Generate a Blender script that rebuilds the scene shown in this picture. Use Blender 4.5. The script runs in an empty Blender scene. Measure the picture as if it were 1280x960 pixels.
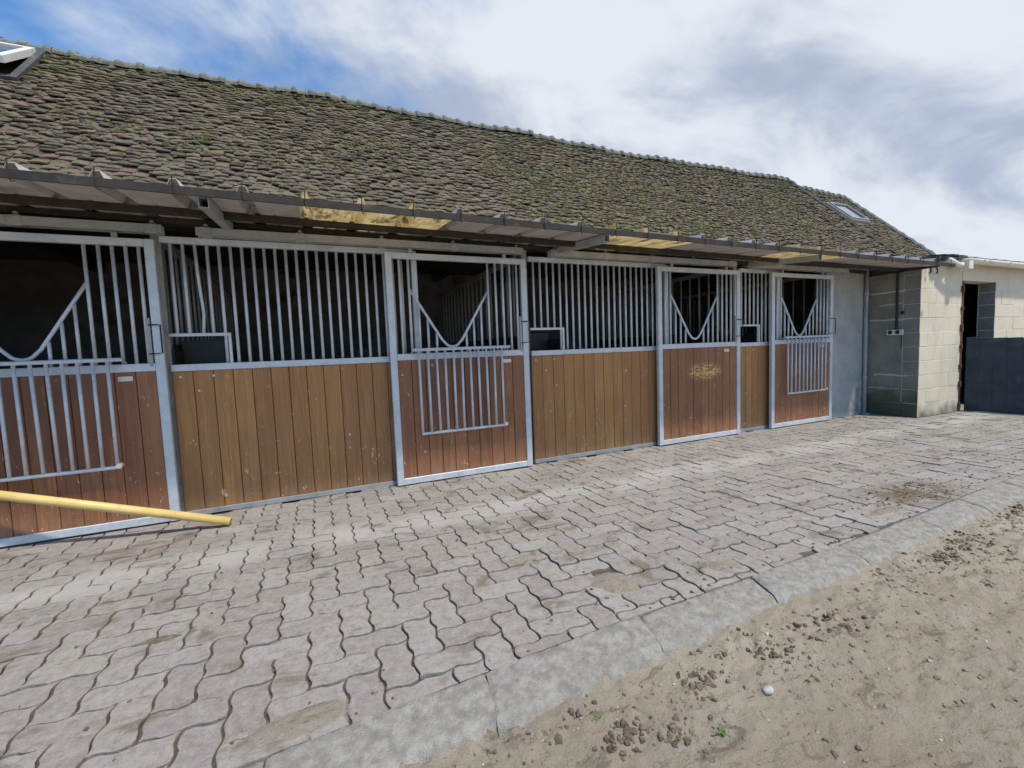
import bpy, math, random
import numpy as np
from mathutils import Vector, Matrix

random.seed(7)
rng = np.random.default_rng(11)
S = bpy.context.scene
COL = S.collection
R = math.radians

# ------------------------------------------------------------------ camera, sky, sun, exposure
cam_d = bpy.data.cameras.new('camera')
cam_d.sensor_width = 36.0
cam_d.sensor_fit = 'HORIZONTAL'
cam_d.lens = 550.0 / 1280.0 * 36.0
cam_d.clip_start = 0.05
cam_d.clip_end = 2000
cam = bpy.data.objects.new('camera', cam_d)
COL.objects.link(cam)
CAM = Vector((0, -4.0, 1.157))
_rt = Vector((0.91535884, -0.40080448, -0.03839228))
_up = Vector((0.06483663, 0.05262062, 0.99650754))
_fw = Vector((0.39738446, 0.91465121, -0.07415356))
cam.matrix_world = Matrix(((_rt.x, _up.x, -_fw.x, CAM.x), (_rt.y, _up.y, -_fw.y, CAM.y),
                           (_rt.z, _up.z, -_fw.z, CAM.z), (0, 0, 0, 1)))
S.camera = cam

SUN_EL, SUN_AZ = 64.0, 22.0          # azimuth measured from -y towards +x
sun_vec = Vector((math.sin(R(SUN_AZ)) * math.cos(R(SUN_EL)), -math.cos(R(SUN_AZ)) * math.cos(R(SUN_EL)), math.sin(R(SUN_EL))))
sd = bpy.data.lights.new('sun', 'SUN')
sd.energy = 2.9
sd.angle = R(3.0)
sd.color = (1.0, 0.935, 0.84)
sun = bpy.data.objects.new('sun', sd)
COL.objects.link(sun)
sun.rotation_euler = sun_vec.to_track_quat('Z', 'Y').to_euler()

S.view_settings.view_transform = 'Standard'
S.view_settings.look = 'None'
S.view_settings.exposure = 0.4
S.view_settings.gamma = 1.0
S.view_settings.use_curve_mapping = False

W = bpy.data.worlds.new('World')
S.world = W
W.use_nodes = True


class NT:
    """small helper for node trees"""
    def __init__(self, tree):
        self.t = tree
        tree.nodes.clear()

    def n(self, kind, **kw):
        nd = self.t.nodes.new(kind)
        for k, v in kw.items():
            if hasattr(nd, k):
                setattr(nd, k, v)
        return nd

    def put(self, sock, val):
        if val is None:
            return
        if hasattr(val, 'is_linked') or isinstance(val, bpy.types.NodeSocket):
            self.t.links.new(val, sock)
        else:
            try:
                sock.default_value = val
            except Exception:
                if isinstance(val, (tuple, list)) and len(val) == 3:
                    sock.default_value = (*val, 1.0)
                else:
                    raise

    def math(self, op, a, b=None, c=None, clamp=False):
        nd = self.n('ShaderNodeMath', operation=op, use_clamp=clamp)
        self.put(nd.inputs[0], a)
        if b is not None:
            self.put(nd.inputs[1], b)
        if c is not None:
            self.put(nd.inputs[2], c)
        return nd.outputs[0]

    def vmath(self, op, a, b=None):
        nd = self.n('ShaderNodeVectorMath', operation=op)
        self.put(nd.inputs[0], a)
        if b is not None:
            self.put(nd.inputs[1], b)
        return nd.outputs['Value'] if op in ('LENGTH', 'DISTANCE', 'DOT_PRODUCT') else nd.outputs[0]

    def noise(self, vec, scale, detail=4.0, rough=0.55, dist=0.0, color=False):
        nd = self.n('ShaderNodeTexNoise')
        self.put(nd.inputs['Vector'], vec)
        nd.inputs['Scale'].default_value = scale
        nd.inputs['Detail'].default_value = detail
        nd.inputs['Roughness'].default_value = rough
        nd.inputs['Distortion'].default_value = dist
        return nd.outputs['Color'] if color else nd.outputs[0]

    def voro(self, vec, scale, feature='F1', out='Distance', rnd=1.0):
        nd = self.n('ShaderNodeTexVoronoi', feature=feature)
        self.put(nd.inputs['Vector'], vec)
        nd.inputs['Scale'].default_value = scale
        nd.inputs['Randomness'].default_value = rnd
        return nd.outputs[out]

    def ramp(self, fac, lo, hi, smooth=True):
        nd = self.n('ShaderNodeMapRange', interpolation_type='SMOOTHSTEP' if smooth else 'LINEAR')
        self.put(nd.inputs[0], fac)
        nd.inputs[1].default_value = lo
        nd.inputs[2].default_value = hi
        return nd.outputs[0]

    def mix(self, fac, a, b, blend='MIX'):
        nd = self.n('ShaderNodeMix', data_type='RGBA', blend_type=blend)
        nd.clamp_factor = True
        self.put(nd.inputs[0], fac)
        for s, v in ((nd.inputs[6], a), (nd.inputs[7], b)):
            if isinstance(v, (tuple, list)) and len(v) == 3:
                v = (*v, 1.0)
            self.put(s, v)
        return nd.outputs[2]

    def scale(self, vec, s):
        nd = self.n('ShaderNodeMapping')
        self.put(nd.inputs['Vector'], vec)
        nd.inputs['Scale'].default_value = s if isinstance(s, (tuple, list)) else (s, s, s)
        return nd.outputs[0]

    def rot(self, vec, r, s=(1, 1, 1), loc=(0, 0, 0)):
        nd = self.n('ShaderNodeMapping')
        self.put(nd.inputs['Vector'], vec)
        nd.inputs['Rotation'].default_value = r
        nd.inputs['Scale'].default_value = s
        nd.inputs['Location'].default_value = loc
        return nd.outputs[0]


# sky: Nishita blue with a bank of broken cloud
w = NT(W.node_tree)
sky = w.n('ShaderNodeTexSky', sky_type='NISHITA', sun_disc=False)
sky.sun_elevation = R(SUN_EL)
sky.sun_rotation = math.atan2(sun_vec.x, sun_vec.y)
sky.air_density = 1.0
sky.dust_density = 0.4
sky.ozone_density = 2.0
tc = w.n('ShaderNodeTexCoord')
sep = w.n('ShaderNodeSeparateXYZ')
w.put(sep.inputs[0], tc.outputs['Generated'])
zz = w.math('ADD', w.math('MAXIMUM', sep.outputs[2], 0.0), 0.40)
px_ = w.math('DIVIDE', sep.outputs[0], zz)
py_ = w.math('DIVIDE', sep.outputs[1], zz)
cmb = w.n('ShaderNodeCombineXYZ')
w.put(cmb.inputs[0], px_)
w.put(cmb.inputs[1], py_)
P = cmb.outputs[0]
big = w.noise(w.rot(P, (0, 0, 0.5), (1.2, 1.35, 1), (3.1, 1.7, 0.4)), 1.3, 9.0, 0.58, 0.25)
bank = w.math('MULTIPLY', w.math('ADD', px_, 0.10), 0.40)          # the bank thickens towards +x
cov = w.ramp(w.math('ADD', big, w.math('MINIMUM', bank, 0.34)), 0.40, 0.66)
wisp = w.noise(w.rot(P, (0, 0, 0.9), (1.3, 2.0, 1), (1.3, 5.2, 0)), 1.6, 9.0, 0.62, 0.4)
cov2 = w.math('MULTIPLY', w.ramp(wisp, 0.46, 0.78), 0.45)
cover = w.math('MAXIMUM', cov, cov2)
shade = w.noise(w.rot(P, (0, 0, 0.35), (1.2, 1.7, 1), (7.7, 2.2, 0)), 1.6, 8.0, 0.56, 0.35)
ccol = w.mix(w.ramp(shade, 0.40, 0.64), (5.4, 5.7, 6.2), (2.9, 3.4, 4.4))
skyc = w.mix(cover, w.mix(1.0, sky.outputs[0], (0.45, 1.0, 1.35), 'MULTIPLY'), ccol)
bg = w.n('ShaderNodeBackground')
w.put(bg.inputs[0], skyc)
bg.inputs[1].default_value = 0.11
wo = w.n('ShaderNodeOutputWorld')
w.put(wo.inputs[0], bg.outputs[0])


# ------------------------------------------------------------------ materials
def new_mat(name):
    m = bpy.data.materials.new(name)
    m.use_nodes = True
    t = NT(m.node_tree)
    b = t.n('ShaderNodeBsdfPrincipled')
    o = t.n('ShaderNodeOutputMaterial')
    t.put(o.inputs[0], b.outputs[0])
    return m, t, b


def bump(t, b, height, strength=0.3, dist=0.01):
    nd = t.n('ShaderNodeBump')
    nd.inputs['Strength'].default_value = strength
    nd.inputs['Distance'].default_value = dist
    t.put(nd.inputs['Height'], height)
    t.put(b.inputs['Normal'], nd.outputs[0])


def geo(t):
    return t.n('ShaderNodeNewGeometry')


def simple(name, c1, c2, scale=8, rough=0.7, metal=0.0, bs=0.15, bd=0.004, spot=None, spot_c=None):
    m, t, b = new_mat(name)
    g = geo(t)
    pos = g.outputs['Position']
    n1 = t.noise(pos, scale, 6, 0.6)
    c = t.mix(t.ramp(n1, 0.3, 0.7), c1, c2)
    if spot:
        c = t.mix(t.ramp(t.noise(pos, spot, 5, 0.65), 0.56, 0.68), c, spot_c)
    t.put(b.inputs['Base Color'], c)
    b.inputs['Roughness'].default_value = rough
    b.inputs['Metallic'].default_value = metal
    bump(t, b, t.noise(pos, scale * 9, 4), bs, bd)
    return m


def mat_wood(name, base, dark, light):
    m, t, b = new_mat(name)
    g = geo(t)
    oi = t.n('ShaderNodeObjectInfo')
    pos = g.outputs['Position']
    off = t.n('ShaderNodeCombineXYZ')
    t.put(off.inputs[0], t.math('MULTIPLY', oi.outputs['Random'], 17.0))
    t.put(off.inputs[2], t.math('MULTIPLY', oi.outputs['Random'], 31.0))
    p2 = t.vmath('ADD', pos, off.outputs[0])
    grain = t.noise(t.scale(p2, (38, 38, 1.6)), 1.0, 6, 0.6, 1.2)
    fine = t.noise(t.scale(p2, (140, 140, 4)), 1.0, 4, 0.6)
    c = t.mix(t.ramp(grain, 0.32, 0.72), dark, base)
    c = t.mix(t.math('MULTIPLY', t.ramp(fine, 0.5, 0.8), 0.35), c, light)
    # per-plank tint
    hsv = t.n('ShaderNodeHueSaturation')
    t.put(hsv.inputs['Color'], c)
    t.put(hsv.inputs['Value'], t.math('ADD', t.math('MULTIPLY', oi.outputs['Random'], 0.2), 0.9))
    t.put(hsv.inputs['Hue'], t.math('ADD', t.math('MULTIPLY', oi.outputs['Random'], 0.006), 0.496))
    hsv.inputs['Saturation'].default_value = 1.0
    c = hsv.outputs[0]
    # large weathering patches, dirt, scuffs
    patch = t.ramp(t.noise(pos, 2.3, 5, 0.6), 0.42, 0.7)
    c = t.mix(t.math('MULTIPLY', patch, 0.45), c, dark)
    sepz = t.n('ShaderNodeSeparateXYZ')
    t.put(sepz.inputs[0], pos)
    low = t.ramp(sepz.outputs[2], 0.75, 0.05)
    scr = t.ramp(t.noise(t.rot(pos, (0, 0.5, 0), (16, 16, 7)), 1.0, 5, 0.7, 2.2), 0.635, 0.67)
    scm = t.math('MULTIPLY', scr, t.math('ADD', t.math('MULTIPLY', low, 0.75), 0.22))
    c = t.mix(scm, c, (0.78, 0.64, 0.46))
    nick = t.ramp(t.noise(t.scale(pos, (30, 30, 14)), 1.0, 3, 0.6, 1.0), 0.69, 0.72)
    c = t.mix(t.math('MULTIPLY', nick, 0.7), c, (0.80, 0.70, 0.56))
    # dried mud splashed along the foot of the boards
    mud = t.math('MULTIPLY', t.ramp(sepz.outputs[2], 0.28, 0.03), t.ramp(t.noise(pos, 9, 6, 0.65), 0.4, 0.65))
    c = t.mix(t.math('MULTIPLY', mud, 0.55), c, (0.27, 0.21, 0.13))
    # boards darker behind the hanging flaps
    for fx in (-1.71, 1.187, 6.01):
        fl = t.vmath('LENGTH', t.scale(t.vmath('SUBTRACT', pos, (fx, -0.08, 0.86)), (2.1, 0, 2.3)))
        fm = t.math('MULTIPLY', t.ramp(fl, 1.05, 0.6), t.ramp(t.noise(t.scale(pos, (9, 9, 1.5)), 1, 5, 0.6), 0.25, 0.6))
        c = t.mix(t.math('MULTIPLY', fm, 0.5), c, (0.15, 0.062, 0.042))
    # yellow gnawed patch on one door
    dv = t.vmath('SUBTRACT', pos, (4.22, -0.09, 0.83))
    dl = t.vmath('LENGTH', t.rot(dv, (0, 0.42, 0), (3.6, 1, 9.0)))
    gn = t.ramp(t.noise(t.rot(pos, (0, 0.75, 0), (14, 14, 70)), 1.0, 3, 0.6, 0.6), 0.43, 0.55)
    c = t.mix(t.math('MULTIPLY', t.ramp(dl, 1.15, 0.45), gn), c, (0.78, 0.48, 0.15))
    t.put(b.inputs['Base Color'], c)
    t.put(b.inputs['Roughness'], t.math('ADD', t.math('MULTIPLY', grain, 0.25), 0.45))
    bump(t, b, t.math('ADD', grain, t.math('MULTIPLY', fine, 0.5)), 0.25, 0.003)
    return m


def mat_galv(name, c1=(0.50, 0.53, 0.57), c2=(0.68, 0.71, 0.75), metal=0.25, rough=0.45):
    m, t, b = new_mat(name)
    g = geo(t)
    pos = g.outputs['Position']
    v = t.voro(pos, 42, out='Color')
    s3 = t.n('ShaderNodeSeparateXYZ')
    t.put(s3.inputs[0], v)
    n1 = t.noise(pos, 7, 5, 0.6)
    f = t.math('ADD', t.math('MULTIPLY', s3.outputs[0], 0.35), t.math('MULTIPLY', t.ramp(n1, 0.3, 0.7), 0.65))
    c = t.mix(f, c1, c2)
    c = t.mix(t.math('MULTIPLY', t.ramp(t.noise(pos, 16, 6, 0.7), 0.60, 0.74), 0.55), c, (0.24, 0.21, 0.17))
    t.put(b.inputs['Base Color'], c)
    b.inputs['Metallic'].default_value = metal
    t.put(b.inputs['Roughness'], t.math('ADD', t.math('MULTIPLY', f, 0.2), rough - 0.05))
    bump(t, b, n1, 0.08, 0.003)
    return m


def island_rand(t, g):
    oi = t.n('ShaderNodeObjectInfo')
    s = t.math('ADD', oi.outputs['Random'], g.outputs['Random Per Island'])
    return t.math('FRACT', s)


def mat_paver():
    m, t, b = new_mat('paver_concrete')
    g = geo(t)
    pos = g.outputs['Position']
    r = island_rand(t, g)
    c = t.mix(t.noise(pos, 5, 4, 0.6), (0.305, 0.277, 0.243), (0.40, 0.368, 0.326))
    c = t.mix(t.math('MULTIPLY', r, 0.7), c, (0.262, 0.226, 0.208))
    mott = t.noise(pos, 52, 5, 0.75)
    c = t.mix(t.math('MULTIPLY', t.ramp(mott, 0.54, 0.66), 0.45), c, (0.45, 0.42, 0.38))
    c = t.mix(t.math('MULTIPLY', t.ramp(mott, 0.45, 0.35), 0.45), c, (0.17, 0.15, 0.125))
    r2 = t.math('FRACT', t.math('MULTIPLY', r, 7.31))
    c = t.mix(t.math('MULTIPLY', t.ramp(r2, 0.55, 1.0), 0.35), c, (0.40, 0.378, 0.345))
    # speckle of aggregate
    sp = t.noise(pos, 260, 3, 0.7)
    c = t.mix(t.math('MULTIPLY', t.ramp(sp, 0.58, 0.74), 0.55), c, (0.55, 0.53, 0.49))
    c = t.mix(t.math('MULTIPLY', t.ramp(sp, 0.42, 0.27), 0.5), c, (0.14, 0.125, 0.11))
    grit = t.noise(pos, 90, 4, 0.7)
    c = t.mix(t.math('MULTIPLY', t.ramp(grit, 0.52, 0.72), 0.4), c, (0.19, 0.162, 0.134))
    blot = t.noise(pos, 24, 6, 0.7)
    c = t.mix(t.math('MULTIPLY', t.ramp(blot, 0.48, 0.64), 0.5), c, (0.20, 0.172, 0.14))
    c = t.mix(t.math('MULTIPLY', t.ramp(blot, 0.47, 0.34), 0.5), c, (0.42, 0.388, 0.348))
    # paler streak along the stalls and dry dust blotches
    sx = t.n('ShaderNodeSeparateXYZ')
    t.put(sx.inputs[0], pos)
    yy = t.math('ADD', sx.outputs[1], t.math('MULTIPLY', t.noise(pos, 1.2, 3), 0.25))
    dband = t.math('ABSOLUTE', t.math('ADD', yy, 0.86))
    band = t.math('MULTIPLY', t.ramp(dband, 0.26, 0.05), t.ramp(t.noise(pos, 2.1, 4), 0.25, 0.6))
    c = t.mix(t.math('MULTIPLY', band, 0.6), c, (0.50, 0.475, 0.44))
    dust = t.ramp(t.noise(pos, 0.9, 6, 0.6, 0.4), 0.50, 0.72)
    c = t.mix(t.math('MULTIPLY', dust, 0.4), c, (0.38, 0.358, 0.32))
    # brown manure stains and damp green
    st = t.ramp(t.noise(t.scale(pos, (1.0, 1.7, 1.0)), 2.7, 6, 0.66, 0.8), 0.545, 0.66)
    c = t.mix(t.math('MULTIPLY', st, 0.72), c, (0.155, 0.118, 0.07))
    d1 = t.vmath('LENGTH', t.scale(t.vmath('SUBTRACT', pos, (3.95, -2.25, 0)), (1.6, 3.2, 0)))
    st2 = t.math('MULTIPLY', t.ramp(d1, 1.0, 0.25), t.ramp(t.noise(pos, 6, 5, 0.6), 0.3, 0.55))
    c = t.mix(t.math('MULTIPLY', st2, 0.8), c, (0.13, 0.09, 0.045))
    gx = t.ramp(sx.outputs[0], 4.6, 7.4)
    gr = t.math('MULTIPLY', gx, t.ramp(t.noise(pos, 3.5, 6, 0.65), 0.46, 0.66))
    c = t.mix(t.math('MULTIPLY', gr, 0.5), c, (0.17, 0.19, 0.075))
    t.put(b.inputs['Base Color'], c)
    b.inputs['Roughness'].default_value = 0.88
    hh = t.math('ADD', t.math('MULTIPLY', grit, 1.0), t.math('MULTIPLY', sp, 0.7))
    bump(t, b, hh, 0.8, 0.006)
    return m


def mat_sand(name, c1, c2, c3, dark):
    m, t, b = new_mat(name)
    g = geo(t)
    pos = g.outputs['Position']
    c = t.mix(t.ramp(t.noise(pos, 2.2, 6, 0.6), 0.3, 0.7), c1, c2)
    c = t.mix(t.math('MULTIPLY', t.ramp(t.noise(pos, 0.8, 5, 0.6), 0.45, 0.7), 0.6), c, c3)
    sp = t.noise(pos, 210, 4, 0.75)
    c = t.mix(t.math('MULTIPLY', t.ramp(sp, 0.57, 0.72), 0.6), c, (0.58, 0.52, 0.43))
    c = t.mix(t.math('MULTIPLY', t.ramp(sp, 0.43, 0.28), 0.6), c, dark)
    soil_shade = t.ramp(t.noise(t.rot(pos, (0, 0, 0.6), (1.0, 2.3, 1)), 5.5, 6, 0.72, 0.9), 0.55, 0.66)  # darker soil patches, with the sand's shadows put into the colour
    c = t.mix(t.math('MULTIPLY', soil_shade, 0.62), c, dark)
    crumbs = t.ramp(t.noise(t.rot(pos, (0, 0, 0.5), (1, 1.7, 1)), 34, 5, 0.7), 0.60, 0.68)  # dark crumbs, also painting short clump shadows into the colour
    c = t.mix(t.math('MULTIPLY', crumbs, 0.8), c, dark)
    t.put(b.inputs['Base Color'], c)
    b.inputs['Roughness'].default_value = 0.95
    hh = t.math('ADD', t.noise(pos, 50, 7, 0.75), t.math('MULTIPLY', sp, 0.4))
    bump(t, b, hh, 1.0, 0.02)
    return m


def mat_tile():
    m, t, b = new_mat('clay_roof_tile')
    g = geo(t)
    pos = g.outputs['Position']
    r = island_rand(t, g)
    r2 = t.math('FRACT', t.math('MULTIPLY', r, 5.77))
    r3 = t.math('FRACT', t.math('MULTIPLY', r, 13.1))
    c = t.mix(r2, (0.058, 0.046, 0.033), (0.150, 0.120, 0.086))
    c = t.mix(t.math('MULTIPLY', t.ramp(r3, 0.72, 1.0), 0.8), c, (0.18, 0.108, 0.075))
    sx = t.n('ShaderNodeSeparateXYZ')
    t.put(sx.inputs[0], pos)
    li = t.noise(pos, 26, 6, 0.7)
    c = t.mix(t.math('MULTIPLY', t.ramp(li, 0.5, 0.68), 0.7), c, (0.21, 0.19, 0.15))
    big = t.ramp(t.noise(pos, 1.1, 5, 0.6), 0.38, 0.68)
    mossy = t.math('MULTIPLY', t.ramp(t.noise(pos, 13, 6, 0.7), 0.44, 0.64), t.math('ADD', t.math('MULTIPLY', big, 0.7), 0.12))
    c = t.mix(mossy, c, (0.135, 0.13, 0.05))
    topm = t.math('MULTIPLY', t.ramp(sx.outputs[2], 3.3, 4.1), t.ramp(t.noise(pos, 4, 6, 0.7), 0.35, 0.65))
    c = t.mix(t.math('MULTIPLY', topm, 0.65), c, (0.095, 0.10, 0.035))
    c = t.mix(t.math('MULTIPLY', t.ramp(t.noise(pos, 55, 3, 0.6), 0.68, 0.78), 0.6), c, (0.42, 0.40, 0.34))
    t.put(b.inputs['Base Color'], c)
    b.inputs['Roughness'].default_value = 0.92
    bump(t, b, t.math('ADD', li, t.noise(pos, 90, 4, 0.7)), 0.6, 0.006)
    return m


def mat_block(name, c1, c2, stain, green_h):
    m, t, b = new_mat(name)
    g = geo(t)
    oi = t.n('ShaderNodeObjectInfo')
    pos = g.outputs['Position']
    c = t.mix(t.ramp(t.noise(pos, 3.5, 6, 0.65), 0.3, 0.7), c1, c2)
    c = t.mix(t.math('MULTIPLY', oi.outputs['Random'], 0.3), c, c2)
    c = t.mix(t.math('MULTIPLY', t.ramp(t.noise(t.scale(pos, (7, 7, 2.2)), 1, 6, 0.7), 0.52, 0.75), 0.5), c, stain)
    pits = t.noise(pos, 120, 4, 0.75)
    c = t.mix(t.math('MULTIPLY', t.ramp(pits, 0.40, 0.25), 0.6), c, stain)
    sx = t.n('ShaderNodeSeparateXYZ')
    t.put(sx.inputs[0], pos)
    zj = t.math('ADD', sx.outputs[2], t.math('MULTIPLY', t.noise(pos, 4, 5, 0.6), -0.5))
    low = t.ramp(zj, green_h, green_h - 0.36)
    c = t.mix(t.math('MULTIPLY', low, 0.9), c, (0.060, 0.064, 0.038))
    t.put(b.inputs['Base Color'], c)
    b.inputs['Roughness'].default_value = 0.92
    bump(t, b, t.math('ADD', pits, t.noise(pos, 30, 5, 0.7)), 0.5, 0.005)
    return m


M = {}
M['wood_door'] = mat_wood('stained_door_wood', (0.37, 0.155, 0.066), (0.235, 0.095, 0.044), (0.47, 0.235, 0.11))
M['wood_panel'] = mat_wood('stained_panel_wood', (0.49, 0.235, 0.078), (0.34, 0.152, 0.052), (0.57, 0.31, 0.125))
M['galv'] = mat_galv('galvanised_steel')
M['galv_dull'] = mat_galv('dull_galvanised_steel', (0.30, 0.31, 0.31), (0.46, 0.46, 0.45), 0.2, 0.6)
M['paver'] = mat_paver()
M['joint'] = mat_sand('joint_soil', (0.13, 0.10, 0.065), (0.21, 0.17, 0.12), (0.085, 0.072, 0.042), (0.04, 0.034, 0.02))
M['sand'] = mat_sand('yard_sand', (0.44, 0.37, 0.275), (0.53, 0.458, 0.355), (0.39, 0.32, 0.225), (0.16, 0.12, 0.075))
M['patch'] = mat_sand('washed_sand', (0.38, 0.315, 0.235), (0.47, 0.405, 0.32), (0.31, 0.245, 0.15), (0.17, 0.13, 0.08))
M['soil'] = simple('dark_soil', (0.085, 0.064, 0.042), (0.23, 0.18, 0.125), 22, 0.95, bs=0.6, bd=0.01)
M['kerb'] = simple('kerb_concrete', (0.24, 0.222, 0.19), (0.39, 0.368, 0.325), 22, 0.95, bs=1.0, bd=0.008, spot=6, spot_c=(0.30, 0.26, 0.20))
M['tile'] = mat_tile()
M['ridge'] = simple('ridge_clay', (0.12, 0.125, 0.105), (0.23, 0.24, 0.22), 18, 0.9, bs=0.5, bd=0.006, spot=9, spot_c=(0.11, 0.12, 0.05))
M['moss'] = simple('roof_moss', (0.095, 0.092, 0.036), (0.21, 0.20, 0.085), 14, 0.95, bs=0.6, bd=0.01)
M['timber'] = simple('old_timber', (0.045, 0.032, 0.022), (0.085, 0.062, 0.043), 9, 0.85)
M['edge'] = simple('brown_painted_angle', (0.020, 0.016, 0.012), (0.040, 0.030, 0.022), 11, 0.7, spot=7, spot_c=(0.075, 0.052, 0.033))
M['plaster'] = simple('stall_plaster', (0.33, 0.32, 0.31), (0.45, 0.44, 0.43), 3, 0.9, spot=2.5, spot_c=(0.24, 0.225, 0.20))
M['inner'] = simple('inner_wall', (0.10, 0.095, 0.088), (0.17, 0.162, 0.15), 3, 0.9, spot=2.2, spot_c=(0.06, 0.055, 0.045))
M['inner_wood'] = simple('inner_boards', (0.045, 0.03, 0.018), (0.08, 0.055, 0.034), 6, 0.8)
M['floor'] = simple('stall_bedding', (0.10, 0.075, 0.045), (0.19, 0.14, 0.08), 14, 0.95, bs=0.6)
M['cream'] = mat_block('cream_painted_block', (0.62, 0.54, 0.41), (0.70, 0.625, 0.49), (0.46, 0.385, 0.28), 0.0)
M['raw'] = mat_block('raw_grey_block', (0.19, 0.178, 0.150), (0.28, 0.265, 0.23), (0.10, 0.09, 0.072), 0.30)
M['mortar'] = mat_block('pale_mortar', (0.45, 0.425, 0.37), (0.56, 0.53, 0.46), (0.32, 0.29, 0.24), 0.30)
M['navy'] = simple('navy_painted_board', (0.018, 0.023, 0.034), (0.036, 0.042, 0.055), 5, 0.6, spot=6, spot_c=(0.05, 0.056, 0.066))
M['rust'] = simple('rusty_iron', (0.07, 0.028, 0.016), (0.14, 0.06, 0.032), 25, 0.85)
M['pvc'] = simple('cream_plastic', (0.66, 0.62, 0.52), (0.74, 0.70, 0.61), 6, 0.45, bs=0.03, spot=5, spot_c=(0.50, 0.45, 0.34))
M['white'] = simple('white_paint', (0.66, 0.66, 0.63), (0.78, 0.78, 0.75), 8, 0.5, bs=0.05)
M['black'] = simple('black_plastic', (0.018, 0.018, 0.018), (0.03, 0.03, 0.03), 8, 0.5, bs=0.05)
M['slate'] = simple('dark_roof_felt', (0.045, 0.048, 0.052), (0.085, 0.088, 0.092), 9, 0.85, bs=0.5, spot=6, spot_c=(0.13, 0.125, 0.11))
M['yellow'] = simple('yellow_plastic', (0.70, 0.50, 0.16), (0.78, 0.58, 0.23), 5, 0.45, bs=0.05, spot=11, spot_c=(0.60, 0.44, 0.16))
M['stone'] = simple('pale_stone', (0.34, 0.33, 0.30), (0.50, 0.485, 0.45), 60, 0.8)
M['gravel'] = simple('tan_gravel', (0.36, 0.32, 0.26), (0.50, 0.46, 0.39), 40, 0.85)
M['leaf'] = simple('weed_leaf', (0.075, 0.13, 0.028), (0.14, 0.21, 0.05), 40, 0.6)
M['sheet'] = simple('faded_canopy_sheet', (0.46, 0.41, 0.385), (0.58, 0.53, 0.50), 4, 0.55, bs=0.1, spot=2.7, spot_c=(0.34, 0.29, 0.25))

# translucent yellowed sheet
m, t, b = new_mat('yellowed_fibreglass')
g = geo(t)
c = t.mix(t.ramp(t.noise(g.outputs['Position'], 7, 6, 0.65), 0.3, 0.7), (0.62, 0.52, 0.31), (0.78, 0.71, 0.52))
c = t.mix(t.math('MULTIPLY', t.ramp(t.noise(t.scale(g.outputs['Position'], (12, 3, 3)), 1, 6, 0.7), 0.50, 0.64), 0.75), c, (0.22, 0.15, 0.06))
tr = t.n('ShaderNodeBsdfTranslucent')
t.put(tr.inputs[0], c)
t.put(b.inputs['Base Color'], c)
b.inputs['Roughness'].default_value = 0.5
ms = t.n('ShaderNodeMixShader')
ms.inputs[0].default_value = 0.7
t.put(ms.inputs[1], b.outputs[0])
t.put(ms.inputs[2], tr.outputs[0])
out = [n for n in t.t.nodes if n.type == 'OUTPUT_MATERIAL'][0]
t.put(out.inputs[0], ms.outputs[0])
M['trans'] = m

# roof window glass: mirrors the sky
m, t, b = new_mat('window_glass')
b.inputs['Base Color'].default_value = (0.02, 0.025, 0.03, 1)
b.inputs['Roughness'].default_value = 0.04
b.inputs['IOR'].default_value = 1.6
b.inputs['Specular IOR Level'].default_value = 1.0
b.inputs['Coat Weight'].default_value = 1.0
b.inputs['Coat Roughness'].default_value = 0.03
b.inputs['Coat IOR'].default_value = 2.2
M['glass'] = m


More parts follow.
